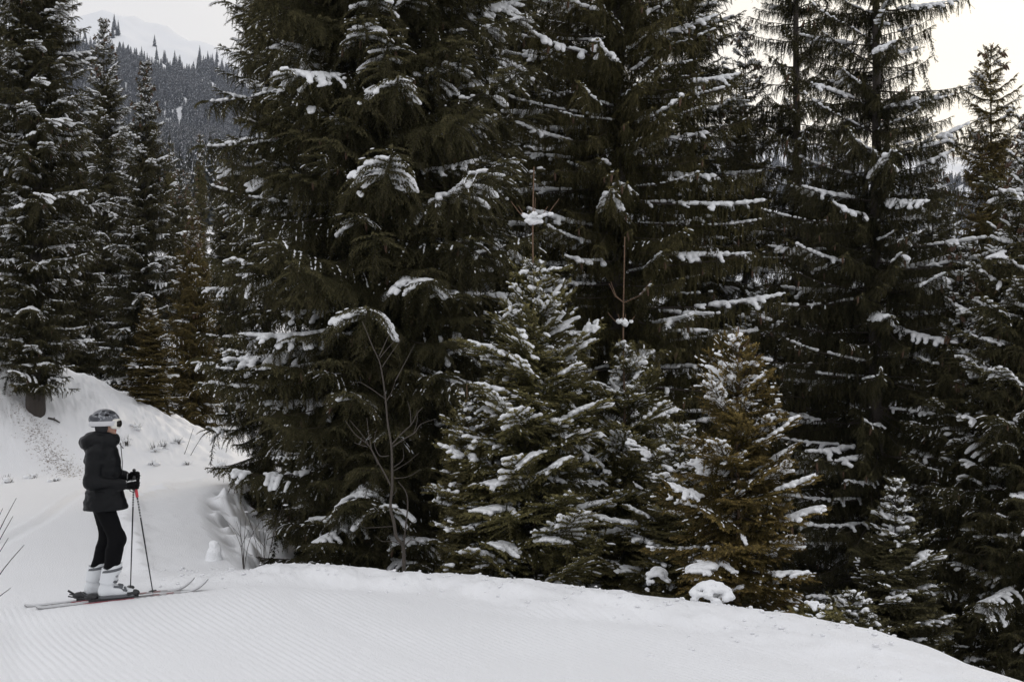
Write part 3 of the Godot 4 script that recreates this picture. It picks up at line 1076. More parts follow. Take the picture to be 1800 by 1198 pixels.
	spruce("brownish young spruce at the right, nearest the crest", 1297, 14.6, [[600, 9], [660, 50], [720, 74], [850, 105], [950, 138], [1100, 135]], {"kit": "young", "tint": "needles_brown", "leader": 26.0, "inner": 60, "bark": "bark_warm", "girth": 0.03, "snow": 0.74, "heavy": 0.8, "gap": 0.26, "per": 6.0, "twigs": 60, "name": "young_spruce", "group": "young spruces along the crest", "tilt_low": -0.05, "boughs": [[960, 1205, 1010, 0.7, 2], [880, 1420, 850, 0.4, 2], [930, 1440, 905, 0.3, 3], [800, 1395, 745, 0.3, 1], [700, 1345, 665, 0.2, 2], [1000, 1390, 1010, 0.6, 3]], "wild": 0.44, "whorls": [[612, 22, 4, 0], [650, 34, 5, 2]]}, 42)
	spruce("bushy young spruce between the orange leaders and the brownish one", 1195, 16.2, [[740, 8], [850, 74], [960, 100], [1080, 115]], {"kit": "young", "tint": "needles_olive", "snow": 0.95, "heavy": 0.9, "gap": 0.24, "per": 6.5, "twigs": 100, "name": "young_spruce", "group": "young spruces along the crest"}, 43)
	spruce("small snowed-up spruce left of the tallest bare leader", 822, 16.4, [[690, 6], [760, 40], [860, 60], [1040, 66]], {"kit": "young", "tint": "needles_olive", "leader": 14.0, "bark": "bark_warm", "girth": 0.02, "snow": 0.95, "heavy": 0.86, "gap": 0.22, "per": 6.0, "twigs": 50, "name": "young_spruce", "group": "young spruces along the crest"}, 44)
	spruce("knee-high spruce tip peeking over the snow crest", 1440, 12.7, [[1062, 6], [1090, 45], [1160, 70]], {"kit": "young", "tint": "needles_young", "snow": 0.95, "heavy": 0.86, "gap": 0.16, "twigs": 20, "name": "young_spruce", "group": "young spruces along the crest"}, 45)
	spruce("low snow-capped spruce right of the knee-high tip", 1500, 13.6, [[1050, 6], [1080, 40], [1150, 70]], {"kit": "young", "tint": "needles_dark", "snow": 0.9, "heavy": 0.9, "gap": 0.16, "twigs": 20, "name": "young_spruce", "group": "young spruces along the crest"}, 46)
	# left side, on and behind the bank
	spruce("big left-hand spruce with a thick bare foot on the bank", 62, 31.0, [[-560, 8], [-200, 60], [0, 92], [300, 115], [520, 108], [672, 66]], {"tilt_low": -0.1, "snow": 0.95, "heavy": 0.86, "per": 7.0, "twigs": 320, "girth": 0.17, "name": "spruce_tree"}, 60)
	spruce("slim spruce with a thin trunk just behind the big left-hand one", 72, 33.0, [[300, 6], [450, 35], [640, 45]], {"snow": 0.7, "heavy": 0.5, "gap": 0.30, "twigs": 60, "girth": 0.075}, 61)
	spruce("spruce at the left edge with frosty low boughs", -28, 32.0, [[-200, 8], [300, 85], [560, 90], [670, 70]], {"snow": 0.8, "heavy": 0.5, "twigs": 150}, 62)
	spruce("narrow spruce with its tip just below the cloud, left of the valley gap", 182, 44.0, [[38, 5], [150, 38], [300, 62], [500, 82], [690, 80]], {"snow": 0.95, "heavy": 0.86, "gap": 0.34, "twigs": 180}, 63)
	spruce("snow-flecked spruce in front of the distant valley wood", 255, 40.0, [[108, 5], [200, 28], [350, 58], [500, 85], [650, 100], [725, 90]], {"snow": 0.95, "heavy": 0.86, "gap": 0.32, "twigs": 220}, 64)
	spruce("small yellowish snow-speckled spruce behind the skier's helmet", 263, 34.5, [[525, 5], [600, 36], [700, 55], [740, 50]], {"kit": "young", "tint": "needles_warm", "snow": 0.9, "heavy": 0.45, "gap": 0.3, "twigs": 80}, 65)
	spruce("brownish spruce behind the road bend", 340, 38.5, [[380, 5], [500, 42], [650, 62], [760, 60]], {"tint": "needles_warm", "snow": 0.6, "heavy": 0.4, "twigs": 140}, 66)
	spruce("shaded spruce between the big left-hand spruce and the narrow one", 125, 41.0, [[170, 5], [400, 60], [700, 75]], {"snow": 0.5, "heavy": 0.4, "gap": 0.38, "twigs": 140}, 67)
	spruce("dim spruce behind the road bend, beside the huge spruce's boughs", 400, 46.0, [[270, 5], [450, 50], [780, 70]], {"snow": 0.6, "heavy": 0.4, "gap": 0.38, "twigs": 120}, 68)
	spruce("dark spruce in the shade behind the snow-flecked one", 205, 52.0, [[330, 5], [480, 60], [700, 75]], {"snow": 0.3, "heavy": 0.3, "gap": 0.41, "twigs": 140}, 69)
	spruce("farther spruce between the snow-flecked spruce and the brownish one", 315, 56.0, [[300, 5], [480, 45], [740, 60]], {"snow": 0.7, "heavy": 0.4, "gap": 0.41, "twigs": 120}, 70)

# ---------------------------------------------------------------- smooth shapes from distance fields
func net(b: Buf, lo: Vector3, hi: Vector3, cell: float, f: Callable, tint: Callable) -> void:
	var nx := int((hi.x - lo.x) / cell) + 2
	var ny := int((hi.y - lo.y) / cell) + 2
	var nz := int((hi.z - lo.z) / cell) + 2
	var g := PackedFloat32Array()
	g.resize(nx * ny * nz)
	var k := 0
	for z in nz:
		for y in ny:
			var x := 0
			while x < nx:
				var d: float = f.call(lo + Vector3(x, y, z) * cell)
				g[k] = d
				x += 1
				k += 1
	var ids := PackedInt32Array()
	ids.resize(nx * ny * nz)
	ids.fill(-1)
	var sy := nx
	var sz := nx * ny
	var corner := [0, 1, sy, sy + 1, sz, sz + 1, sz + sy, sz + sy + 1]
	var edges := [[0, 1], [2, 3], [4, 5], [6, 7], [0, 2], [1, 3], [4, 6], [5, 7], [0, 4], [1, 5], [2, 6], [3, 7]]
	for z in nz - 1:
		for y in ny - 1:
			for x in nx - 1:
				var o := z * sz + y * sy + x
				var s := 0
				for q in 8:
					if g[o + corner[q]] < 0.0:
						s += 1
				if s == 0 or s == 8:
					continue
				var sum := Vector3.ZERO
				var cnt := 0
				for e in edges:
					var a: float = g[o + corner[e[0]]]
					var c: float = g[o + corner[e[1]]]
					if (a < 0.0) != (c < 0.0):
						var t := a / (a - c)
						var pa := Vector3(e[0] & 1, (e[0] >> 1) & 1, e[0] >> 2)
						var pc := Vector3(e[1] & 1, (e[1] >> 1) & 1, e[1] >> 2)
						sum += pa.lerp(pc, t)
						cnt += 1
				var p := lo + (Vector3(x, y, z) + sum / cnt) * cell
				var h := cell * 0.6
				var nn := Vector3(f.call(p + Vector3(h, 0, 0)) - f.call(p - Vector3(h, 0, 0)), f.call(p + Vector3(0, h, 0)) - f.call(p - Vector3(0, h, 0)), f.call(p + Vector3(0, 0, h)) - f.call(p - Vector3(0, 0, h))).normalized()
				ids[o] = b.vert(p, nn, tint.call(p))
	var step := [1, sy, sz]
	for z in range(1, nz - 1):
		for y in range(1, ny - 1):
			for x in range(1, nx - 1):
				var o := z * sz + y * sy + x
				for ax in 3:
					if (g[o] < 0.0) == (g[o + step[ax]] < 0.0):
						continue
					var u: int = step[(ax + 1) % 3]
					var w: int = step[(ax + 2) % 3]
					var q := [ids[o], ids[o - u], ids[o - u - w], ids[o - w]]
					if q.min() < 0:
						continue
					var fn := (b.v[q[2]] - b.v[q[0]]).cross(b.v[q[1]] - b.v[q[0]])
					if fn.dot(b.n[q[0]] + b.n[q[1]] + b.n[q[2]]) < 0.0:
						q.reverse()
					b.i.append(q[0]); b.i.append(q[1]); b.i.append(q[2])
					b.i.append(q[0]); b.i.append(q[2]); b.i.append(q[3])

func smin(a: float, b: float, k: float) -> float:
	var h := maxf(k - absf(a - b), 0.0) / k
	return minf(a, b) - h * h * k * 0.25

func cone(p: Vector3, a: Vector3, b: Vector3, ra: float, rb: float) -> float:
	var ab := b - a
	var t := clampf((p - a).dot(ab) / ab.length_squared(), 0.0, 1.0)
	return (p - a - ab * t).length() - lerpf(ra, rb, t)

func egg(p: Vector3, c: Vector3, r: Vector3) -> float:
	var q := (p - c) / r
	var l := q.length()
	return (l - 1.0) * minf(r.x, minf(r.y, r.z)) if l < 0.4 else l * (l - 1.0) / (q / r).length()

func chain(p: Vector3, pts: Array, radii: Array, k: float) -> float:
	var d := 9.0
	for q in pts.size() - 1:
		d = smin(d, cone(p, pts[q], pts[q + 1], radii[q], radii[q + 1]), k)
	return d

# ---------------------------------------------------------------- the skier (faces +x, right side towards +z, feet at y = 0)
const HIP_R := Vector3(-0.03, 0.93, 0.085)
const KNEE_R := Vector3(0.120, 0.560, 0.105)
const ANKLE_R := Vector3(0.035, 0.20, 0.115)
const HIP_L := Vector3(-0.05, 0.93, -0.085)
const KNEE_L := Vector3(0.012, 0.55, -0.11)
const ANKLE_L := Vector3(-0.115, 0.20, -0.115)
const SHO_R := Vector3(-0.075, 1.385, 0.185)
const ELB_R := Vector3(-0.105, 1.115, 0.250)
const WRI_R := Vector3(0.195, 1.075, 0.115)
const SHO_L := Vector3(-0.055, 1.385, -0.185)
const ELB_L := Vector3(-0.075, 1.125, -0.265)
const WRI_L := Vector3(0.19, 1.135, -0.10)
const GRIP_R := Vector3(0.272, 1.075, 0.060)
const GRIP_L := Vector3(0.268, 1.135, -0.045)
const TIP_R := Vector3(0.455, -0.03, 0.06)
const TIP_L := Vector3(0.195, -0.05, -0.52)

func leg_field(p: Vector3, grow: float) -> float:
	var d := chain(p, [HIP_R, KNEE_R, ANKLE_R], [0.094 + grow, 0.068 + grow, 0.05 + grow], 0.05)
	d = smin(d, cone(p, KNEE_R + Vector3(-0.03, -0.12, 0), KNEE_R + Vector3(-0.03, -0.2, 0), 0.058 + grow, 0.05 + grow), 0.06)
	var e := chain(p, [HIP_L, KNEE_L, ANKLE_L], [0.092 + grow, 0.064 + grow, 0.046 + grow], 0.05)
	e = smin(e, cone(p, KNEE_L + Vector3(-0.03, -0.12, 0), KNEE_L + Vector3(-0.03, -0.2, 0), 0.058 + grow, 0.05 + grow), 0.06)
	d = smin(d, e, 0.02)
	return smin(d, egg(p, Vector3(-0.055, 0.95, 0), Vector3(0.125 + grow, 0.13 + grow, 0.165 + grow)), 0.06)

func body_field(p: Vector3) -> float:
	var d := leg_field(p, 0.0)
	d = smin(d, cone(p, ANKLE_R + Vector3(-0.02, -0.10, 0), ANKLE_R + Vector3(0.15, -0.13, 0.01), 0.035, 0.025), 0.05)
	d = smin(d, cone(p, ANKLE_L + Vector3(-0.02, -0.10, 0), ANKLE_L + Vector3(0.15, -0.13, -0.01), 0.035, 0.025), 0.05)
	d = smin(d, egg(p, Vector3(-0.04, 1.10, 0), Vector3(0.10, 0.2, 0.14)), 0.1)
	d = smin(d, egg(p, Vector3(-0.03, 1.28, 0), Vector3(0.115, 0.17, 0.165)), 0.1)
	d = smin(d, chain(p, [SHO_R, ELB_R, WRI_R], [0.052, 0.04, 0.028], 0.04), 0.06)
	d = smin(d, chain(p, [SHO_L, ELB_L, WRI_L], [0.052, 0.04, 0.028], 0.04), 0.06)
	d = smin(d, cone(p, Vector3(-0.045, 1.40, 0), Vector3(-0.01, 1.56, 0), 0.06, 0.054), 0.05)
	return smin(d, egg(p, Vector3(0.0, 1.66, 0), Vector3(0.095, 0.118, 0.076)), 0.03)

func head_field(p: Vector3) -> float:
	var d := egg(p, Vector3(-0.005, 1.665, 0), Vector3(0.098, 0.115, 0.077))
	d = smin(d, egg(p, Vector3(0.035, 1.60, 0), Vector3(0.062, 0.075, 0.058)), 0.04)
	d = smin(d, egg(p, Vector3(0.082, 1.553, 0), Vector3(0.018, 0.016, 0.02)), 0.025)                  # chin
	d = smin(d, cone(p, Vector3(0.094, 1.652, 0), Vector3(0.113, 1.614, 0), 0.008, 0.0115), 0.018)   # nose
	d = smin(d, egg(p, Vector3(0.108, 1.609, 0.010), Vector3(0.009, 0.007, 0.007)), 0.008)
	d = smin(d, egg(p, Vector3(0.108, 1.609, -0.010), Vector3(0.009, 0.007, 0.007)), 0.008)
	d = smin(d, egg(p, Vector3(0.094, 1.589, 0), Vector3(0.011, 0.0065, 0.02)), 0.008)                 # lips
	d = smin(d, egg(p, Vector3(0.091, 1.577, 0), Vector3(0.011, 0.007, 0.018)), 0.006)
	for s in [-1.0, 1.0]:
		d = maxf(d, -egg(p, Vector3(0.098, 1.652, 0.031 * s), Vector3(0.016, 0.012, 0.018)))
		d = smin(d, egg(p, Vector3(0.080, 1.652, 0.031 * s), Vector3(0.013, 0.012, 0.013)), 0.003)
	return smin(d, cone(p, Vector3(-0.04, 1.46, 0), Vector3(-0.01, 1.57, 0), 0.058, 0.052), 0.03)

func jacket_field(p: Vector3) -> float:
	# torso as a stack of ovals: height, back, front, half width
	var rows := [[0.838, -0.205, 0.215, 0.235], [0.90, -0.20, 0.20, 0.235], [0.99, -0.185, 0.168, 0.222], [1.08, -0.15, 0.138, 0.197], [1.14, -0.138, 0.128, 0.188], [1.22, -0.185, 0.148, 0.205], [1.31, -0.198, 0.142, 0.215], [1.40, -0.185, 0.115, 0.20], [1.47, -0.13, 0.08, 0.13], [1.53, -0.10, 0.05, 0.09]]
	var k := 0
	while k < rows.size() - 2 and p.y > rows[k + 1][0]:
		k += 1
	var t := clampf((p.y - rows[k][0]) / (rows[k + 1][0] - rows[k][0]), 0.0, 1.0)
	t = t * t * (3.0 - 2.0 * t)
	var back: float = lerpf(rows[k][1], rows[k + 1][1], t)
	var front: float = lerpf(rows[k][2], rows[k + 1][2], t)
	var half: float = lerpf(rows[k][3], rows[k + 1][3], t)
	var q := Vector2((p.x - (back + front) * 0.5) / ((front - back) * 0.5), p.z / half)
	var l := pow(pow(absf(q.x), 2.3) + pow(absf(q.y), 2.3), 1.0 / 2.3)
	var d := (l - 1.0) * 0.16
	d = maxf(d, p.y - 1.52)
	# sleeves
	var r := chain(p, [SHO_R, ELB_R, WRI_R + Vector3(-0.02, 0, 0)], [0.086, 0.064, 0.052], 0.05)
	var e := chain(p, [SHO_L, ELB_L, WRI_L + Vector3(-0.02, 0, 0)], [0.088, 0.075, 0.054], 0.05)
	d = smin(d, minf(r, e), 0.035)
	# folded hood and stand-up collar
	var az := absf(p.z)
	var m := Vector3(p.x, p.y, az)
	var hood := chain(m, [Vector3(-0.175, 1.475, 0), Vector3(-0.135, 1.485, 0.10), Vector3(-0.03, 1.48, 0.135), Vector3(0.06, 1.475, 0.085), Vector3(0.088, 1.475, 0.0)], [0.072, 0.07, 0.056, 0.046, 0.042], 0.05)
	hood = smin(hood, chain(m, [Vector3(-0.085, 1.535, 0), Vector3(-0.06, 1.54, 0.075), Vector3(0.03, 1.53, 0.08), Vector3(0.09, 1.52, 0.03), Vector3(0.1, 1.515, 0.0)], [0.045, 0.042, 0.036, 0.03, 0.028], 0.03), 0.05)
	d = smin(d, hood, 0.03)
	# folds in the cloth
	d += 0.011 * noise_b.get_noise_3d(p.x * 300.0, p.y * 520.0, p.z * 300.0) + 0.004 * sin(p.y * 62.0 + 3.0 * p.x) * ss(0.02, -0.01, absf(d))
	d += 0.010 * exp(-pow((p.y - 1.135) / 0.012, 2.0)) if l < 1.3 and r > 0.01 and e > 0.01 else 0.0
	# open below, hollow for the head
	d = maxf(d, 0.835 + 0.02 * p.x - p.y)
	d = maxf(d, -cone(p, Vector3(-0.02, 1.50, 0), Vector3(0.0, 1.64, 0), 0.062, 0.088))
	return d

func helmet_field(p: Vector3) -> float:
	var d := egg(p, Vector3(-0.005, 1.672, 0), Vector3(0.143, 0.122, 0.118))
	d = maxf(d, 1.632 + 0.062 * ss(0.045, 0.085, p.x) - p.y - 0.012 * ss(0.02, -0.09, p.x))
	d = smin(d, egg(p, Vector3(-0.135, 1.70, 0), Vector3(0.016, 0.03, 0.05)), 0.03)
	for s in [-1.0, 1.0]:
		for q in [[0.055, 1.757, 0.06], [-0.01, 1.765, 0.055], [0.02, 1.735, 0.088], [-0.07, 1.74, 0.075]]:
			d = maxf(d, -egg(p, Vector3(q[0], q[1], q[2] * s), Vector3(0.022, 0.010, 0.012)))
	return d

func boot_field(p: Vector3) -> float:    # toe towards +x, heel at -0.13
	var d := smin(cone(p, Vector3(-0.085, 0.075, 0), Vector3(0.05, 0.085, 0), 0.056, 0.058), cone(p, Vector3(0.05, 0.082, 0), Vector3(0.155, 0.05, 0), 0.058, 0.045), 0.05)
	d = smin(d, cone(p, Vector3(-0.055, 0.14, 0), Vector3(0.0, 0.36, 0), 0.068, 0.082), 0.05)
	d = maxf(d, 0.03 - p.y)
	return d

func boot(parent: Node3D, at: Vector3, turn: float) -> void:
	var xf := Transform3D(Basis(Vector3(0, 0, 1), turn).scaled_local(Vector3(1.0, 0.77, 0.96)), at)
	var plain := func(_p: Vector3) -> Color: return Color(1, 1, 1)
	var root: MeshInstance3D
	var b := Buf.new()
	net(b, Vector3(-0.17, 0.0, -0.10), Vector3(0.23, 0.47, 0.10), 0.009, func(p: Vector3) -> float:
		return maxf(boot_field(p), p.y - 0.26 - 0.2 * p.x), plain)
	root = part("boot", b.mesh(M.boot_white), parent, xf)
	var c := Buf.new()
	net(c, Vector3(-0.17, 0.12, -0.12), Vector3(0.16, 0.50, 0.12), 0.009, func(p: Vector3) -> float:
		return maxf(maxf(boot_field(p) - 0.010, 0.17 + 0.25 * absf(p.x + 0.02) - p.y), p.y - 0.375 - 0.10 * absf(p.x - 0.0) - 0.02 * sin(p.x * 40.0)), plain)
	part("cuff", c.mesh(M.boot_white), root)
	var s := Buf.new()
	net(s, Vector3(-0.17, -0.01, -0.08), Vector3(0.23, 0.06, 0.08), 0.009, func(p: Vector3) -> float:
		return maxf(maxf(boot_field(Vector3(p.x * 0.97, maxf(p.y, 0.045), p.z)) - 0.004, p.y - 0.034), -p.y), plain)
	part("sole", s.mesh(M.boot_grey), root)
	for k in 4:       # buckle straps round the instep and the cuff
		var f: Array = [[0.115, 0.105, -0.9], [0.075, 0.145, -0.75], [0.02, 0.215, -0.2], [0.025, 0.285, -0.2]][k]
		var w := Buf.new()
		var mid := Vector3(f[0], f[1], 0)
		var along := Vector3(sin(-f[2]), cos(f[2]), 0)
		for side in [1.0, -1.0]:
			w.box(mid + Vector3(-0.02, -0.012, 0.052 * side), Vector3(0.085 if k < 2 else 0.10, 0.026, 0.014), Basis(Vector3(0, 0, 1), f[2] * 0.35), Color(1, 1, 1))
			w.box(mid + Vector3(0.0, -0.008, 0.060 * side), Vector3(0.03, 0.024, 0.012), Basis(Vector3(0, 0, 1), f[2] * 0.35), Color(1, 1, 1))
		w.blob(mid + along * 0.0, Vector3(0.032, 0.014, 0.05), Basis(Vector3(0, 0, 1), f[2]), 0.0, RandomNumberGenerator.new(), Color(1, 1, 1), 10, 6)
		part("buckle", w.mesh(M.boot_grey), root)
	var st := Buf.new()
	var rows := []
	for y in [0.325, 0.33, 0.358, 0.363]:
		var row := PackedVector3Array()
		for q in 20:
			var t := TAU * q / 20.0
			var g := 0.0975 if y > 0.326 and y < 0.362 else 0.088
			row.append(Vector3(0.0 + (y - 0.34) * 0.25 + cos(t) * g, y + 0.2 * cos(t) * 0.05, -sin(t) * g))
		rows.append(row)
	st.ring_surface(rows, 20, true, Color(1, 1, 1))
	part("power_strap", st.mesh(M.boot_grey), root)
	var tg := Buf.new()
	net(tg, Vector3(-0.02, 0.30, -0.08), Vector3(0.16, 0.47, 0.08), 0.009, func(p: Vector3) -> float:
		return maxf(absf(cone(p, Vector3(0.0, 0.30, 0), Vector3(0.025, 0.46, 0), 0.078, 0.075)) - 0.007, maxf(p.y - 0.435 + absf(p.z) * 0.6, 0.02 - p.x)), plain)
	part("liner_tongue", tg.mesh(M.boot_white), root)

func glove(parent: Node3D, g: Vector3, wrist: Vector3, s: float) -> void:    # closed round an upright grip at g; s = 1 right, -1 left
	var b := Buf.new()
	var field := func(p: Vector3) -> float:
		var q := Vector3(p.x - g.x, p.y - g.y, (p.z - g.z) * s)
		var d := smin(cone(q, Vector3(-0.052, -0.012, 0.028), Vector3(-0.005, 0.018, 0.040), 0.025, 0.020), cone(q, Vector3(-0.052, -0.014, 0.028), Vector3(-0.005, -0.03, 0.040), 0.025, 0.019), 0.03)
		for k in 4:
			var h: float = [0.032, 0.008, -0.016, -0.038][k]
			var ln: float = [0.95, 1.06, 1.0, 0.82][k]
			var f := chain(q, [Vector3(-0.008, h, 0.043), Vector3(0.028 * ln, h + 0.004, 0.030), Vector3(0.040 * ln, h + 0.002, -0.004), Vector3(0.020, h - 0.002, -0.030 * ln), Vector3(-0.004, h - 0.003, -0.026 * ln)], [0.0135, 0.0128, 0.0122, 0.0115, 0.010], 0.006)
			d = smin(d, f, 0.005)
		var th := chain(q, [Vector3(-0.05, 0.012, 0.015), Vector3(-0.026, 0.034, -0.012), Vector3(0.004, 0.044, -0.028), Vector3(0.026, 0.040, -0.022)], [0.017, 0.0155, 0.0135, 0.011], 0.008)
		d = smin(d, th, 0.008)
		var w := Vector3(wrist.x - g.x, wrist.y - g.y, (wrist.z - g.z) * s)
		return smin(d, cone(q, Vector3(-0.05, -0.01, 0.026), w, 0.027, 0.042), 0.03)
	var shade := func(p: Vector3) -> Color:
		var q := Vector3(p.x - g.x, p.y - g.y, (p.z - g.z) * s)
		if absf(q.y - 0.036 - 0.15 * q.x) < 0.0045 and q.x > -0.06 and q.x < 0.02 and q.z > 0.008:
			return Color(0.6, 0.6, 0.6)
		if absf(q.x + 0.066) < 0.004 and q.y > -0.02:
			return Color(0.4, 0.4, 0.4)
		return Color(0.006, 0.006, 0.0065)
	net(b, g - Vector3(0.13, 0.08, 0.09), g + Vector3(0.08, 0.09, 0.09), 0.0042, field, shade)
	part("glove", b.mesh(M.glove), parent)

func build_skier() -> void:
	M.body = paint(Color(1, 1, 1), 0.6, true)
	M.body.subsurf_scatter_enabled = true
	M.body.subsurf_scatter_strength = 0.15
	M.jacket = paint(Color(0.0034, 0.0039, 0.0047), 0.5)
	M.trousers = paint(Color(0.0045, 0.0045, 0.005), 0.8)
	M.jacket.metallic_specular = 0.3
	M.trousers.metallic_specular = 0.2
	M.glove = paint(Color(1, 1, 1), 0.7, true)
	M.glove.metallic_specular = 0.2
	M.helmet = paint(Color(1, 1, 1), 0.32, true)
	M.strap = paint(Color(0.55, 0.55, 0.57), 0.7)
	M.frame = paint(Color(0.68, 0.66, 0.60), 0.35)
	M.lens = paint(Color(0.012, 0.010, 0.008), 0.15)
	M.lens.metallic_specular = 0.35
	M.pad = paint(Color(0.008, 0.008, 0.01), 0.8)
	M.boot_white = paint(Color(0.68, 0.70, 0.72), 0.32)
	M.boot_grey = paint(Color(0.10, 0.105, 0.115), 0.45)
	M.black_plastic = paint(Color(0.015, 0.015, 0.017), 0.4)
	M.vertex_gloss = paint(Color(1, 1, 1), 0.3, true)
	M.metal = paint(Color(0.55, 0.56, 0.58), 0.3)
	M.metal.metallic = 0.9

	var at := Vector3(-3.90, 0.0, -13.6)
	at.y = ground(at.x, at.z) + 0.034
	var yaw := deg_to_rad(11.0)
	var o := thing("person", "skier in side view in black hooded jacket and patterned helmet, both hands on ski poles", "person", at, yaw)
	var skin := Color(0.50, 0.30, 0.22)
	var b := Buf.new()
	net(b, Vector3(-0.24, 0.0, -0.38), Vector3(0.28, 1.62, 0.38), 0.016, func(p: Vector3) -> float:
		return maxf(body_field(p), p.y - 1.55), func(p: Vector3) -> Color:
			return skin if p.y > 1.4 else Color(0.02, 0.02, 0.022))
	net(b, Vector3(-0.12, 1.50, -0.10), Vector3(0.14, 1.80, 0.10), 0.0045, head_field, func(p: Vector3) -> Color:
		if p.x > 0.084 and absf(p.z) < 0.024 and p.y < 1.594 and p.y > 1.571:
			return Color(0.42, 0.16, 0.14)
		if p.x > 0.075 and (p - Vector3(0.092, 1.652, signf(p.z) * 0.031)).length() < 0.012:
			return Color(0.6, 0.58, 0.55) if (p - Vector3(0.097, 1.652, signf(p.z) * 0.031)).length() > 0.007 else Color(0.05, 0.03, 0.02)
		return skin)
	part("body", b.mesh(M.body), o)
	var t := Buf.new()
	net(t, Vector3(-0.26, 0.20, -0.24), Vector3(0.22, 1.06, 0.24), 0.011, func(p: Vector3) -> float:
		return maxf(leg_field(p, 0.007) + 0.004 * noise_b.get_noise_3d(p.x * 500.0, p.y * 900.0, p.z * 500.0), 0.22 - p.y), func(_p: Vector3) -> Color: return Color(1, 1, 1))
	part("trousers", t.mesh(M.trousers), o)
	var j := Buf.new()
	net(j, Vector3(-0.30, 0.80, -0.38), Vector3(0.26, 1.62, 0.38), 0.0105, jacket_field, func(_p: Vector3) -> Color: return Color(1, 1, 1))
	var jk := part("jacket", j.mesh(M.jacket), o)
	var zp := Buf.new()
	zp.tube([Vector3(0.142, 1.47, 0.0), Vector3(0.148, 1.40, 0.0), Vector3(0.158, 1.28, 0.0), Vector3(0.156, 1.16, 0.0)], [0.004, 0.004, 0.004, 0.004], 6, Color(1, 1, 1))
	part("zip", zp.mesh(M.black_plastic), jk)
	var tog := Buf.new()
	tog.tube([Vector3(0.125, 1.47, 0.03), Vector3(0.150, 1.44, 0.032), Vector3(0.170, 1.415, 0.034)], [0.003, 0.003, 0.005], 6, Color(1, 1, 1))
	part("drawcord", tog.mesh(M.black_plastic), jk)
	# helmet
	var h := Buf.new()
	net(h, Vector3(-0.18, 1.58, -0.15), Vector3(0.17, 1.83, 0.15), 0.0065, helmet_field, func(p: Vector3) -> Color:
		var w := noise_b.get_noise_3d(p.x * 300.0 + p.y * 120.0, p.y * 620.0, p.z * 260.0)
		for s in [-1.0, 1.0]:
			for q in [[0.055, 1.757, 0.06], [-0.01, 1.765, 0.055], [0.02, 1.735, 0.088], [-0.07, 1.74, 0.075]]:
				if egg(p, Vector3(q[0], q[1], q[2] * s), Vector3(0.024, 0.012, 0.014)) < 0.001:
					return Color(0.01, 0.01, 0.012)
		return Color(0.27, 0.28, 0.30) if absf(w) < 0.055 else Color(0.03, 0.033, 0.042).lerp(Color(0.11, 0.115, 0.13), clampf(0.5 + w * 1.6, 0.0, 1.0)))
	var hm := part("helmet", h.mesh(M.helmet), o)
	for s in [-1.0, 1.0]:
		var e := Buf.new()
		net(e, Vector3(-0.12, 1.53, -0.13), Vector3(0.09, 1.70, 0.13), 0.0075, func(p: Vector3) -> float:
			return egg(p, Vector3(-0.028, 1.615, 0.086 * s), Vector3(0.062, 0.062, 0.026)), func(_p: Vector3) -> Color: return Color(1, 1, 1))
		part("ear_pad", e.mesh(M.pad), hm)
	# goggle strap round the helmet, frame and lens over the eyes
	var band := Buf.new()
	var rows := []
	for k in 5:
		var row := PackedVector3Array()
		for q in 49:
			var a := lerpf(-2.35, 2.35, q / 48.0) + PI      # open at the face
			var hy: float = 1.657 + [-0.023, -0.021, 0.0, 0.021, 0.023][k] + 0.004 * cos(a)
			var g: float = [0.0, 0.004, 0.005, 0.004, 0.0][k]
			row.append(Vector3(-0.005 + cos(a) * (0.145 + g), hy, -sin(a) * (0.119 + g)))
		rows.append(row)
	band.ring_surface(rows, 49, false, Color(1, 1, 1))
	var gg := part("goggles", goggle_shell(1.0, 0.0), hm, Transform3D.IDENTITY, M.frame)
	part("lens", goggle_shell(0.66, 0.007), hm, Transform3D.IDENTITY, M.lens)
	gg.set_meta("label", "cream white goggle frame")
	part("goggle_strap", band.mesh(M.strap), hm)
	glove(o, GRIP_R, WRI_R, 1.0)
	glove(o, GRIP_L, WRI_L, -1.0)
	boot(o, Vector3(0.085, 0.005, 0.115), 0.06)
	boot(o, Vector3(-0.065, -0.006, -0.115), 0.06)

	# skis under the boots
	var ground_turn := Basis(Vector3.UP, yaw)
	for s in [1.0, -1.0]:
		var mid: Vector3 = at + ground_turn * Vector3(0.18 if s > 0 else 0.045, 0, 0.115 * s)
		mid.y = ground(mid.x, mid.z) - 0.007
		var sk := thing("ski", "ski nearest the camera, white with red edge, under the right boot" if s > 0 else "ski behind the near one, under the left boot", "ski", mid, yaw, "pair of skis")
		sk.rotation = Vector3(0, yaw, atan(0.075 * cos(yaw)) + 0.008)
		make_ski(sk)
	for s in [1.0, -1.0]:
		var top: Vector3 = at + ground_turn * ((GRIP_R if s > 0 else GRIP_L) + Vector3(-0.003, 0.075, 0))
		var tip: Vector3 = at + ground_turn * (TIP_R if s > 0 else TIP_L)
		tip.y = ground(tip.x, tip.z) - 0.03
		make_pole(top, tip, "ski pole leaning forward, its tip beside the near ski" if s > 0 else "ski pole slanting away from the camera, its tip behind the skis")

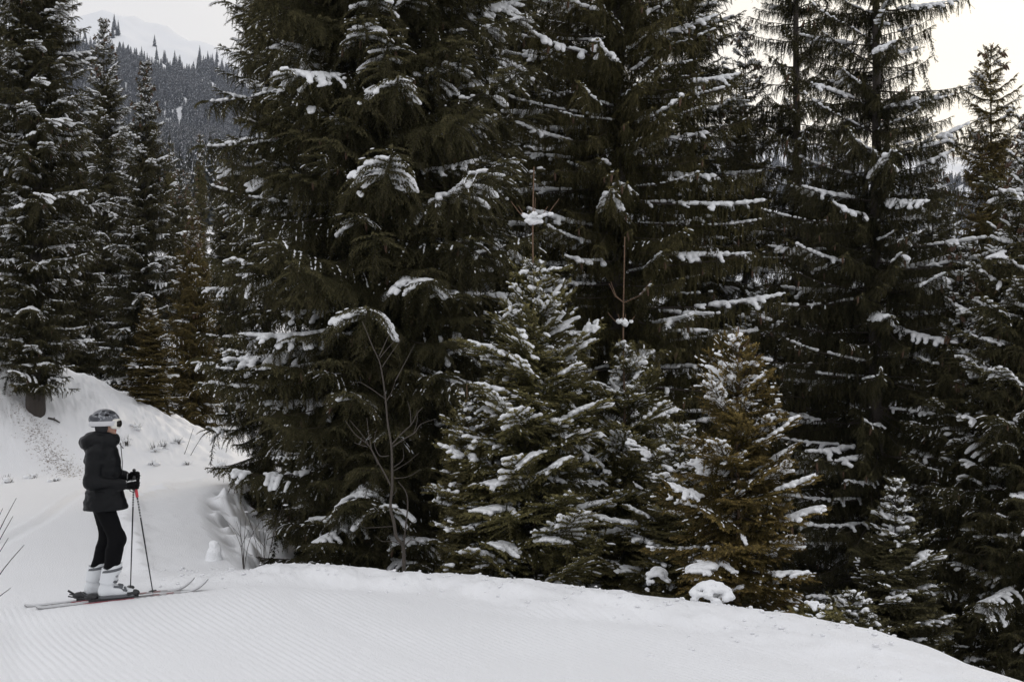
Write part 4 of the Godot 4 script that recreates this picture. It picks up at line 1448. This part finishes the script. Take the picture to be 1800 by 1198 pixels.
func goggle_shell(share: float, proud: float) -> ArrayMesh:
	var b := Buf.new()
	var rows := []
	var prof := [[-1.0, -0.012], [-0.98, 0.006], [-0.7, 0.013], [0.0, 0.018], [0.7, 0.013], [0.98, 0.006], [1.0, -0.012]]
	for k in prof.size():
		var row := PackedVector3Array()
		for q in 27:
			var u := lerpf(-1.0, 1.0, q / 26.0)
			var a := u * 1.22 * lerpf(1.0, share, 1.0)
			var edge := sqrt(maxf(0.0, 1.0 - pow(absf(u), 6.0)))
			var hh: float = 0.050 * share * prof[k][0] * lerpf(0.55, 1.0, edge)
			if hh < 0.0 and absf(u) < 0.25:
				hh *= lerpf(0.62, 1.0, absf(u) / 0.25)
			var g: float = prof[k][1] * edge + proud
			row.append(Vector3(0.016 + cos(a) * (0.116 + g), 1.652 + hh, -sin(a) * (0.101 + g)))
		rows.append(row)
	b.ring_surface(rows, 27, false, Color(1, 1, 1))
	return b.mesh(M.frame)

func make_ski(sk: Node3D) -> void:
	var b := Buf.new()
	var e := Buf.new()
	var n := 48
	var half := 0.80
	for k in n:
		var p := []
		for g in 2:
			var x := lerpf(-half, half, float(k + g) / n)
			var u := x / half
			var w := 0.036 + 0.017 * u * u + (0.004 if u > 0.0 else 0.0) * u
			if u > 0.9:
				w *= sqrt(maxf(0.02, 1.0 - pow((u - 0.9) / 0.1, 2.0)))
			if u < -0.95:
				w *= sqrt(maxf(0.1, 1.0 - pow((u + 0.95) / -0.06, 2.0)))
			var y := 0.10 * pow(maxf(0.0, (u - 0.74) / 0.26), 2.0) + 0.02 * pow(maxf(0.0, (-u - 0.9) / 0.1), 2.0)
			p.append([x, y, w])
		var u0: float = p[0][0] / half
		var col := Color(0.72, 0.73, 0.75)
		if absf(u0 + 0.02) < 0.34:
			col = Color(0.30, 0.07, 0.08) if u0 < -0.2 else Color(0.16, 0.15, 0.16)
		elif u0 > 0.32 and u0 < 0.66:
			col = Color(0.30, 0.15, 0.16) if (k % 4) < 2 else Color(0.5, 0.49, 0.5)
		var a0 := Vector3(p[0][0], p[0][1] + 0.016, -p[0][2])
		var a1 := Vector3(p[1][0], p[1][1] + 0.016, -p[1][2])
		var b0 := Vector3(p[0][0], p[0][1] + 0.016, p[0][2])
		var b1 := Vector3(p[1][0], p[1][1] + 0.016, p[1][2])
		var dn := Vector3(0, -0.014, 0)
		b.tri(a0, a1, b1, col)
		b.tri(a0, b1, b0, col)
		var side := Color(0.30, 0.06, 0.08) if u0 < 0.1 and u0 > -0.5 else Color(0.30, 0.295, 0.30)
		e.tri(b0, b1, b1 + dn, side); e.tri(b0, b1 + dn, b0 + dn, side)
		e.tri(a1, a0, a0 + dn, side); e.tri(a1, a0 + dn, a1 + dn, side)
		e.tri(a1 + dn, a0 + dn, b0 + dn, Color(0.3, 0.28, 0.28)); e.tri(a1 + dn, b0 + dn, b1 + dn, Color(0.3, 0.28, 0.28))
	part("top_sheet", b.mesh(M.vertex_gloss), sk)
	part("side_edge", e.mesh(M.vertex_gloss), sk)
	var I := Basis.IDENTITY
	var black := Color(1, 1, 1)
	var back := Transform3D(I, Vector3(-0.10, 0, 0))
	var pl := Buf.new()
	pl.box(Vector3(0.01, 0.024, 0), Vector3(0.46, 0.018, 0.062), I, black)
	part("binding_plate", pl.mesh(M.black_plastic), sk, back)
	var toe := Buf.new()
	toe.blob(Vector3(0.205, 0.052, 0), Vector3(0.05, 0.04, 0.042), I, 0.0, RandomNumberGenerator.new(), black, 12, 8)
	toe.box(Vector3(0.165, 0.06, 0.042), Vector3(0.05, 0.03, 0.016), Basis(Vector3.UP, 0.4), black)
	toe.box(Vector3(0.165, 0.06, -0.042), Vector3(0.05, 0.03, 0.016), Basis(Vector3.UP, -0.4), black)
	part("toe_binding", toe.mesh(M.black_plastic), sk, back)
	var heel := Buf.new()
	heel.blob(Vector3(-0.195, 0.055, 0), Vector3(0.065, 0.042, 0.038), I, 0.0, RandomNumberGenerator.new(), black, 12, 8)
	heel.box(Vector3(-0.26, 0.095, 0), Vector3(0.085, 0.014, 0.034), Basis(Vector3(0, 0, 1), -0.65), black)
	heel.box(Vector3(-0.16, 0.075, 0), Vector3(0.05, 0.03, 0.05), I, black)
	part("heel_binding", heel.mesh(M.black_plastic), sk, back)
	for s in [-1.0, 1.0]:
		var br := Buf.new()
		br.tube([Vector3(-0.06, 0.03, 0.05 * s), Vector3(-0.2, 0.045, 0.055 * s), Vector3(-0.29, 0.075, 0.056 * s)], [0.004, 0.004, 0.007], 6, black)
		part("brake_arm", br.mesh(M.black_plastic), sk, back)

func make_pole(top: Vector3, tip: Vector3, label: String) -> void:
	var o := thing("ski_pole", label, "ski pole", tip, 0.0, "pair of ski poles")
	var d := top - tip
	var l := d.length()
	var u := d / l
	var b := Buf.new()
	var pts := []
	var rad := []
	for k in 9:
		pts.append(u * lerpf(0.05, l - 0.12, k / 8.0))
		rad.append(lerpf(0.0055, 0.0085, k / 8.0))
	b.tube(pts, rad, 10, Color(0.014, 0.014, 0.016))
	part("shaft", b.mesh(M.vertex_gloss), o)
	for k in 7:        # pale marks down the upper shaft
		var m := Buf.new()
		var f := l - 0.24 - k * 0.027
		m.tube([u * f, u * (f + 0.004), u * (f + 0.012), u * (f + 0.014)], [0.006, 0.0091, 0.0091, 0.006], 10, Color(0.62, 0.62, 0.62))
		part("shaft_mark", m.mesh(M.vertex_gloss), o)
	var g := Buf.new()
	g.tube([u * (l - 0.15), u * (l - 0.148), u * (l - 0.10), u * (l - 0.03), u * (l - 0.008), u * l], [0.009, 0.0135, 0.0125, 0.0135, 0.017, 0.008], 12, Color(0.02, 0.02, 0.02))
	var gr := part("grip", g.mesh(M.vertex_gloss), o)
	var c := Buf.new()
	c.tube([u * (l - 0.205), u * (l - 0.203), u * (l - 0.122), u * (l - 0.12)], [0.009, 0.0145, 0.0150, 0.010], 12, Color(0.55, 0.045, 0.06))
	part("red_collar", c.mesh(M.vertex_gloss), gr)
	var s := Buf.new()
	s.tube([u * (l - 0.02), u * (l - 0.06) + Vector3(-0.05, 0, 0.01), u * (l - 0.14) + Vector3(-0.055, 0, 0.015), u * (l - 0.16) + Vector3(-0.02, 0, 0.012), u * (l - 0.11) + Vector3(0.0, 0, 0.018)], [0.004, 0.005, 0.005, 0.005, 0.004], 6, Color(0.06, 0.06, 0.06))
	part("wrist_strap", s.mesh(M.vertex_gloss), gr)
	var k2 := Buf.new()
	k2.tube([u * 0.066, u * 0.068, u * 0.074, u * 0.080], [0.010, 0.040, 0.036, 0.008], 14, Color(0.02, 0.02, 0.02))
	part("basket", k2.mesh(M.vertex_gloss), o)
	var t := Buf.new()
	t.tube([Vector3.ZERO, u * 0.03, u * 0.055], [0.002, 0.005, 0.006], 8, Color(1, 1, 1))
	part("tip", t.mesh(M.metal), o)

# ---------------------------------------------------------------- bare plants, litter and lumps
func bare_plant(called: String, label: String, category: String, at: Vector3, strokes: Array, mat: Material, group := "", snow := 0.0) -> Node3D:
	# strokes: [from radius, to radius, points...] about the base
	var o := thing(called, label, category, at, 0.0, group)
	var rng := RandomNumberGenerator.new()
	rng.seed = int(at.x * 100.0) + 5
	var first := true
	var sn := Buf.new()
	for s in strokes:
		var pts := []
		var rad := []
		var path: Array = s.slice(2)
		for k in path.size() - 1:
			for g in 4:
				var t := g / 4.0
				var a: Vector3 = path[maxi(k - 1, 0)]
				var b: Vector3 = path[k]
				var c: Vector3 = path[k + 1]
				var d: Vector3 = path[mini(k + 2, path.size() - 1)]
				pts.append(b.cubic_interpolate(c, a, d, t))
		pts.append(path[-1])
		for k in pts.size():
			rad.append(lerpf(s[0], s[1], float(k) / (pts.size() - 1)))
			if rng.randf() < snow:
				var r := rng.randf_range(0.008, 0.02)
				sn.blob(pts[k] + Vector3(0, r * 0.4, 0), Vector3(r * 1.6, r * 0.7, r), Basis(Vector3.UP, rng.randf() * TAU), 0.4, rng, Color(1, 1, 1), 6, 4)
		var w := Buf.new()
		w.tube(pts, rad, 6, Color(1, 1, 1))
		part("stem" if first else "branch", w.mesh(mat), o)
		first = false
	if not sn.v.is_empty():
		part("snow", sn.mesh(M.bough_snow), o).set_meta("kind", "stuff")
	return o

func bush_strokes(height: float, n: int, spread: float, thick: float, seed_: int) -> Array:
	var rng := RandomNumberGenerator.new()
	rng.seed = seed_
	var out := []
	for k in n:
		var a := rng.randf() * TAU
		var lean := Vector3(cos(a), 0, sin(a)) * spread * rng.randf_range(0.2, 1.0)
		var h := height * rng.randf_range(0.6, 1.0)
		var mid := lean * 0.35 * h + Vector3(rng.randf_range(-0.03, 0.03), h * 0.55, rng.randf_range(-0.03, 0.03))
		var end := lean * h + Vector3(0, h, 0)
		out.append([thick, thick * 0.35, Vector3.ZERO, mid, end])
		if rng.randf() < 0.7:
			var b := Vector3(rng.randf_range(-1, 1), rng.randf_range(0.4, 1.2), rng.randf_range(-1, 1)).normalized() * h * 0.35
			out.append([thick * 0.6, thick * 0.25, mid, mid + b * 0.5 + Vector3(0, 0.01, 0), mid + b])
	return out

func build_small_plants() -> void:
	M.twig_grey = paint(Color(0.06, 0.05, 0.041), 0.9)
	M.twig_dark = paint(Color(0.05, 0.042, 0.038), 0.9)
	# bare sapling before the huge spruce
	var d := 15.0
	var foot := P(708, 1012, d)
	var raw := [[0.026, 0.004, 372, 1230, 372, 1055, 342, 1010, 330, 940, 315, 880, 322, 790, 322, 690, 318, 600, 302, 500, 291, 380, 270, 250, 236, 170, 192, 62],
		[0.013, 0.004, 372, 1052, 384, 960, 397, 850, 388, 790, 362, 750],
		[0.010, 0.003, 318, 604, 362, 555, 405, 515, 432, 465, 455, 440], [0.010, 0.003, 322, 612, 375, 578, 415, 556, 440, 520, 505, 500],
		[0.012, 0.003, 316, 780, 290, 735, 262, 690, 215, 612, 150, 560, 105, 500], [0.008, 0.003, 262, 690, 232, 620, 200, 560, 145, 490], [0.007, 0.002, 232, 625, 212, 550, 198, 490],
		[0.008, 0.002, 308, 650, 262, 655, 232, 600, 238, 545], [0.007, 0.002, 265, 215, 290, 150, 315, 85], [0.006, 0.002, 268, 222, 300, 175, 330, 138], [0.006, 0.002, 278, 262, 318, 195, 357, 135],
		[0.007, 0.002, 335, 325, 372, 250, 416, 160], [0.007, 0.002, 290, 420, 318, 375, 335, 325], [0.006, 0.002, 290, 400, 225, 350, 180, 325, 152, 335], [0.006, 0.002, 330, 700, 372, 665, 372, 612], [0.006, 0.002, 330, 750, 390, 745, 445, 715],
		[0.007, 0.002, 376, 1048, 330, 1022, 285, 1018, 258, 990], [0.008, 0.002, 374, 1050, 410, 1010, 455, 1012], [0.006, 0.002, 385, 975, 400, 960, 420, 952], [0.006, 0.002, 405, 515, 398, 460, 382, 415], [0.005, 0.002, 330, 960, 250, 960, 205, 955, 182, 920],
		[0.005, 0.002, 415, 556, 430, 500, 425, 455], [0.005, 0.002, 322, 720, 380, 690, 430, 650], [0.005, 0.002, 215, 612, 170, 605, 140, 600], [0.005, 0.002, 320, 830, 345, 800, 350, 770]]
	var rng := RandomNumberGenerator.new()
	rng.seed = 12
	var strokes := []
	for r in raw:
		var s := [r[0] * 0.8, r[1] * 0.9]
		var depth := 0.0 if strokes.is_empty() else rng.randf_range(-0.6, 0.6)
		var k := 2
		var steps: int = (r.size() - 2) / 2
		while k < r.size():
			var p := P(560.0 + r[k] / 2.496, 540.0 + r[k + 1] / 2.496, d) - foot
			p.z += depth * (k - 2) / 2.0 / steps
			s.append(p)
			k += 2
		strokes.append(s)
	bare_plant("bare_sapling", "leafless grey sapling rising from the crest in front of the huge spruce", "sapling", foot, strokes, M.twig_grey)
	# twigs of the gully and the bank
	var g1 := P(428, 972, 17.2)
	g1.y = ground(g1.x, g1.z) - 0.05
	bare_plant("bare_shrub", "thin bare shrub low in the gully beside the huge spruce's lowest bough", "shrub", g1, bush_strokes(0.8, 5, 0.5, 0.005, 1), M.twig_dark, "", 0.05)
	var g2 := P(462, 975, 17.6)
	g2.y = ground(g2.x, g2.z) - 0.05
	bare_plant("bare_shrub", "snow-dusted bare shrub on the right of the gully, against the huge spruce", "shrub", g2, bush_strokes(1.35, 7, 0.35, 0.0045, 2), M.twig_dark, "", 0.06)
	var g3 := P(322, 772, 31.5)
	g3.y = ground(g3.x, g3.z) - 0.05
	bare_plant("bare_shrub", "pair of thin stems leaning right on the snowy bank", "shrub", g3, [[0.008, 0.004, Vector3.ZERO, Vector3(0.08, 0.2, 0), Vector3(0.22, 0.62, 0)], [0.008, 0.004, Vector3(0.15, 0, 0), Vector3(0.26, 0.2, 0), Vector3(0.42, 0.45, 0)]], M.twig_dark)
	var e := P(-70, 1000, 11.6)
	e.y = ground(e.x, e.z) - 0.05
	var tips := [[28, 875], [22, 907], [14, 945], [42, 957], [18, 1033], [4, 893]]
	var st := []
	for q in tips:
		var end := P(q[0], q[1], 11.6 + 0.1 * (q[1] % 3)) - e
		st.append([0.007, 0.0022, Vector3(0, 0, 0), Vector3(end.x * 0.55, end.y * 0.62 + 0.03, end.z * 0.4), end])
	bare_plant("bare_shrub", "shrub at the left edge whose thin twigs reach into view", "shrub", e, st, M.twig_dark)
	# dry tufts that poke through the snow of the bank
	var rng2 := RandomNumberGenerator.new()
	rng2.seed = 6
	for q in [[12, 828, 27.2, 0.22, "dark dry tuft at the left edge at the foot of the bank"], [222, 760, 31.0, 0.3, "dry tuft on the bank just right of the skier's goggles"], [272, 772, 31.2, 0.3, "widest dry tuft in the middle of the bank"], [286, 758, 31.6, 0.25, "dry tuft on the bank just above the widest one"], [268, 796, 30.2, 0.15, "short dry tuft on the bank below the widest one"], [240, 728, 32.0, 0.22, "highest dry tuft on the bank, near its crest"], [312, 752, 32.0, 0.2, "dry tuft on the bank beside the pair of leaning stems"], [388, 806, 30.2, 0.28, "rightmost dry tuft, leaning at the low end of the bank"], [232, 818, 29.0, 0.1, "tiny dry tuft on the bank above the skier's gloves"], [58, 815, 28.2, 0.14, "small dry tuft below the bark litter"], [96, 833, 27.6, 0.12, "tiny dry tuft at the roadside left of the skier's jacket"], [330, 795, 30.6, 0.12, "tiny dry tuft below the pair of leaning stems"]]:
		var p := P(q[0], q[1], q[2])
		p.y = ground(p.x, p.z) - 0.02
		var ts := thing("grass_tuft", q[4], "tuft", p, rng2.randf() * TAU, "dry tufts on the snowy bank")
		var b := Buf.new()
		for k in 26:
			var a := rng2.randf() * TAU
			var r: float = rng2.randf_range(0.0, 0.10) * (0.5 + q[3])
			var from := Vector3(cos(a) * r, 0, sin(a) * r)
			var to := from + Vector3(cos(a) * rng2.randf_range(0.02, 0.14), q[3] * rng2.randf_range(0.35, 1.0), sin(a) * rng2.randf_range(0.02, 0.14))
			var w := Vector3(-sin(a), 0, cos(a)) * 0.007
			b.tri(from - w, from + w, to, Color(0.055, 0.048, 0.04) * rng2.randf_range(0.7, 1.5))
		part("blades", b.mesh(M.twig_wood), ts).set_meta("kind", "stuff")
		var sb := Buf.new()
		for k in 5:
			var r := rng2.randf_range(0.03, 0.07)
			sb.blob(Vector3(rng2.randf_range(-0.12, 0.12), q[3] * rng2.randf_range(0.0, 0.5), rng2.randf_range(-0.12, 0.12)), Vector3(r * 1.4, r * 0.8, r), Basis.IDENTITY, 0.4, rng2, Color(1, 1, 1), 7, 5)
		part("snow", sb.mesh(M.bough_snow), ts).set_meta("kind", "stuff")
	# fallen branch and bark litter below the big left-hand spruce
	var fb := P(84, 752, 30.9)
	fb.y = ground(fb.x, fb.z)
	bare_plant("fallen_branch", "dark fallen branch lying on the snow right of the big left-hand spruce's foot", "branch", fb, [[0.028, 0.014, Vector3(0, 0.0, 0), Vector3(0.13, -0.02, 0.02), Vector3(0.27, -0.09, 0.05)], [0.010, 0.004, Vector3(0.13, 0.0, 0.02), Vector3(0.17, 0.02, 0.10), Vector3(0.2, -0.06, 0.22)]], M.twig_dark)
	var fl := Buf.new()
	for k in 3:
		fl.tri(Vector3(-0.5, 0, -0.2), Vector3(0.5, 0.1 * k, -0.1), Vector3(0.1, 0.25, 0.4), Color(1, 1, 1))
	var mm := MultiMesh.new()
	mm.transform_format = MultiMesh.TRANSFORM_3D
	mm.use_colors = true
	mm.mesh = fl.mesh(M.twig_wood)
	mm.instance_count = 1500
	for k in 1500:
		var t := rng2.randf()
		var px := lerpf(10.0, 135.0, t) + rng2.randfn() * 14.0
		var py := lerpf(738.0, 795.0, t) + rng2.randfn() * 9.0
		var p := P(px, py, 30.5)
		p.z = -lerpf(31.3, 28.8, t) + rng2.randfn() * 0.35
		p.x = (px - 900.0) / F * -p.z
		p.y = ground(p.x, p.z) + 0.006
		mm.set_instance_transform(k, Transform3D(Basis(Vector3.UP, rng2.randf() * TAU).scaled_local(Vector3.ONE * rng2.randf_range(0.010, 0.042)), p))
		mm.set_instance_color(k, Color(0.17, 0.115, 0.075).lerp(Color(0.40, 0.33, 0.26), rng2.randf()))
	var li := MultiMeshInstance3D.new()
	li.name = "bark_litter"
	li.multimesh = mm
	tag(li, "brown bark and needle litter strewn on the snow below the big left-hand spruce", "litter")
	li.set_meta("kind", "stuff")
	add_child(li)
	var cl := Buf.new()
	cl.blob(Vector3.ZERO, Vector3(1.0, 0.75, 0.9), Basis.IDENTITY, 0.7, rng2, Color(1, 1, 1), 7, 5)
	var cm := MultiMesh.new()
	cm.transform_format = MultiMesh.TRANSFORM_3D
	cm.mesh = cl.mesh(M.ground_snow)
	var spots := []
	while spots.size() < 650:
		var x := rng2.randf_range(-5.2, 4.2)
		var z := rng2.randf_range(-17.0, -8.6)
		var s := rim(x, z)
		if s > -0.02 or s < -2.2 or rng2.randf() > exp((s + 0.15) * 2.6) * clampf(0.5 + 2.0 * noise_b.get_noise_2d(x * 50.0, z * 50.0), 0.05, 1.0):
			continue
		spots.append(Vector3(x, ground(x, z), z))
	cm.instance_count = spots.size()
	for k in spots.size():
		var r := 0.005 + 0.02 * pow(rng2.randf(), 3.0)
		cm.set_instance_transform(k, Transform3D(Basis(Vector3.UP, rng2.randf() * TAU).scaled_local(Vector3.ONE * r), spots[k] + Vector3(0, r * 0.25, 0)))
	var co := MultiMeshInstance3D.new()
	co.name = "snow_crumbs"
	co.multimesh = cm
	tag(co, "small crumbs of snow strewn along the crest of the piste", "snow")
	co.set_meta("kind", "stuff")
	add_child(co)
	# snow lumps
	var lumps := [["snow-covered stump at the foot of the gully bank", P(376, 985, 17.6), 0.11, 0.30, 7], ["big lump of snow weighing down the brownish young spruce's lowest bough", P(1250, 1043, 13.5), 0.18, 0.26, 8], ["snow lump hanging on low boughs left of the big lump", P(1156, 1015, 15.0), 0.12, 0.24, 9]]
	for q in lumps:
		var c := RandomNumberGenerator.new()
		c.seed = q[4]
		var balls := []
		for k in 60:
			var a := c.randf() * TAU
			var r := sqrt(c.randf())
			var finger := 0.5 * c.randf() if r > 0.75 and sin(a * 5.0 + q[4]) > 0.1 else 0.0
			balls.append([Vector3(cos(a) * r * q[2] * 1.15, q[3] * (0.55 * (1.0 - r * r) - 0.15 - finger), sin(a) * r * q[2] * 0.9), q[2] * c.randf_range(0.13, 0.26)])
		if q[4] == 7:
			balls = []
			for k in 26:
				var f := k / 25.0
				balls.append([Vector3(c.randf_range(-0.02, 0.02), lerpf(-0.15, 0.22, f), c.randf_range(-0.02, 0.02)), lerpf(0.095, 0.045, f)])
		var b := Buf.new()
		melt(b, balls, 0.014, q[4])
		var o := part("snow_lump", b.mesh(M.bough_snow), self, Transform3D(Basis.IDENTITY, q[1]))
		tag(o, q[0], "snow")
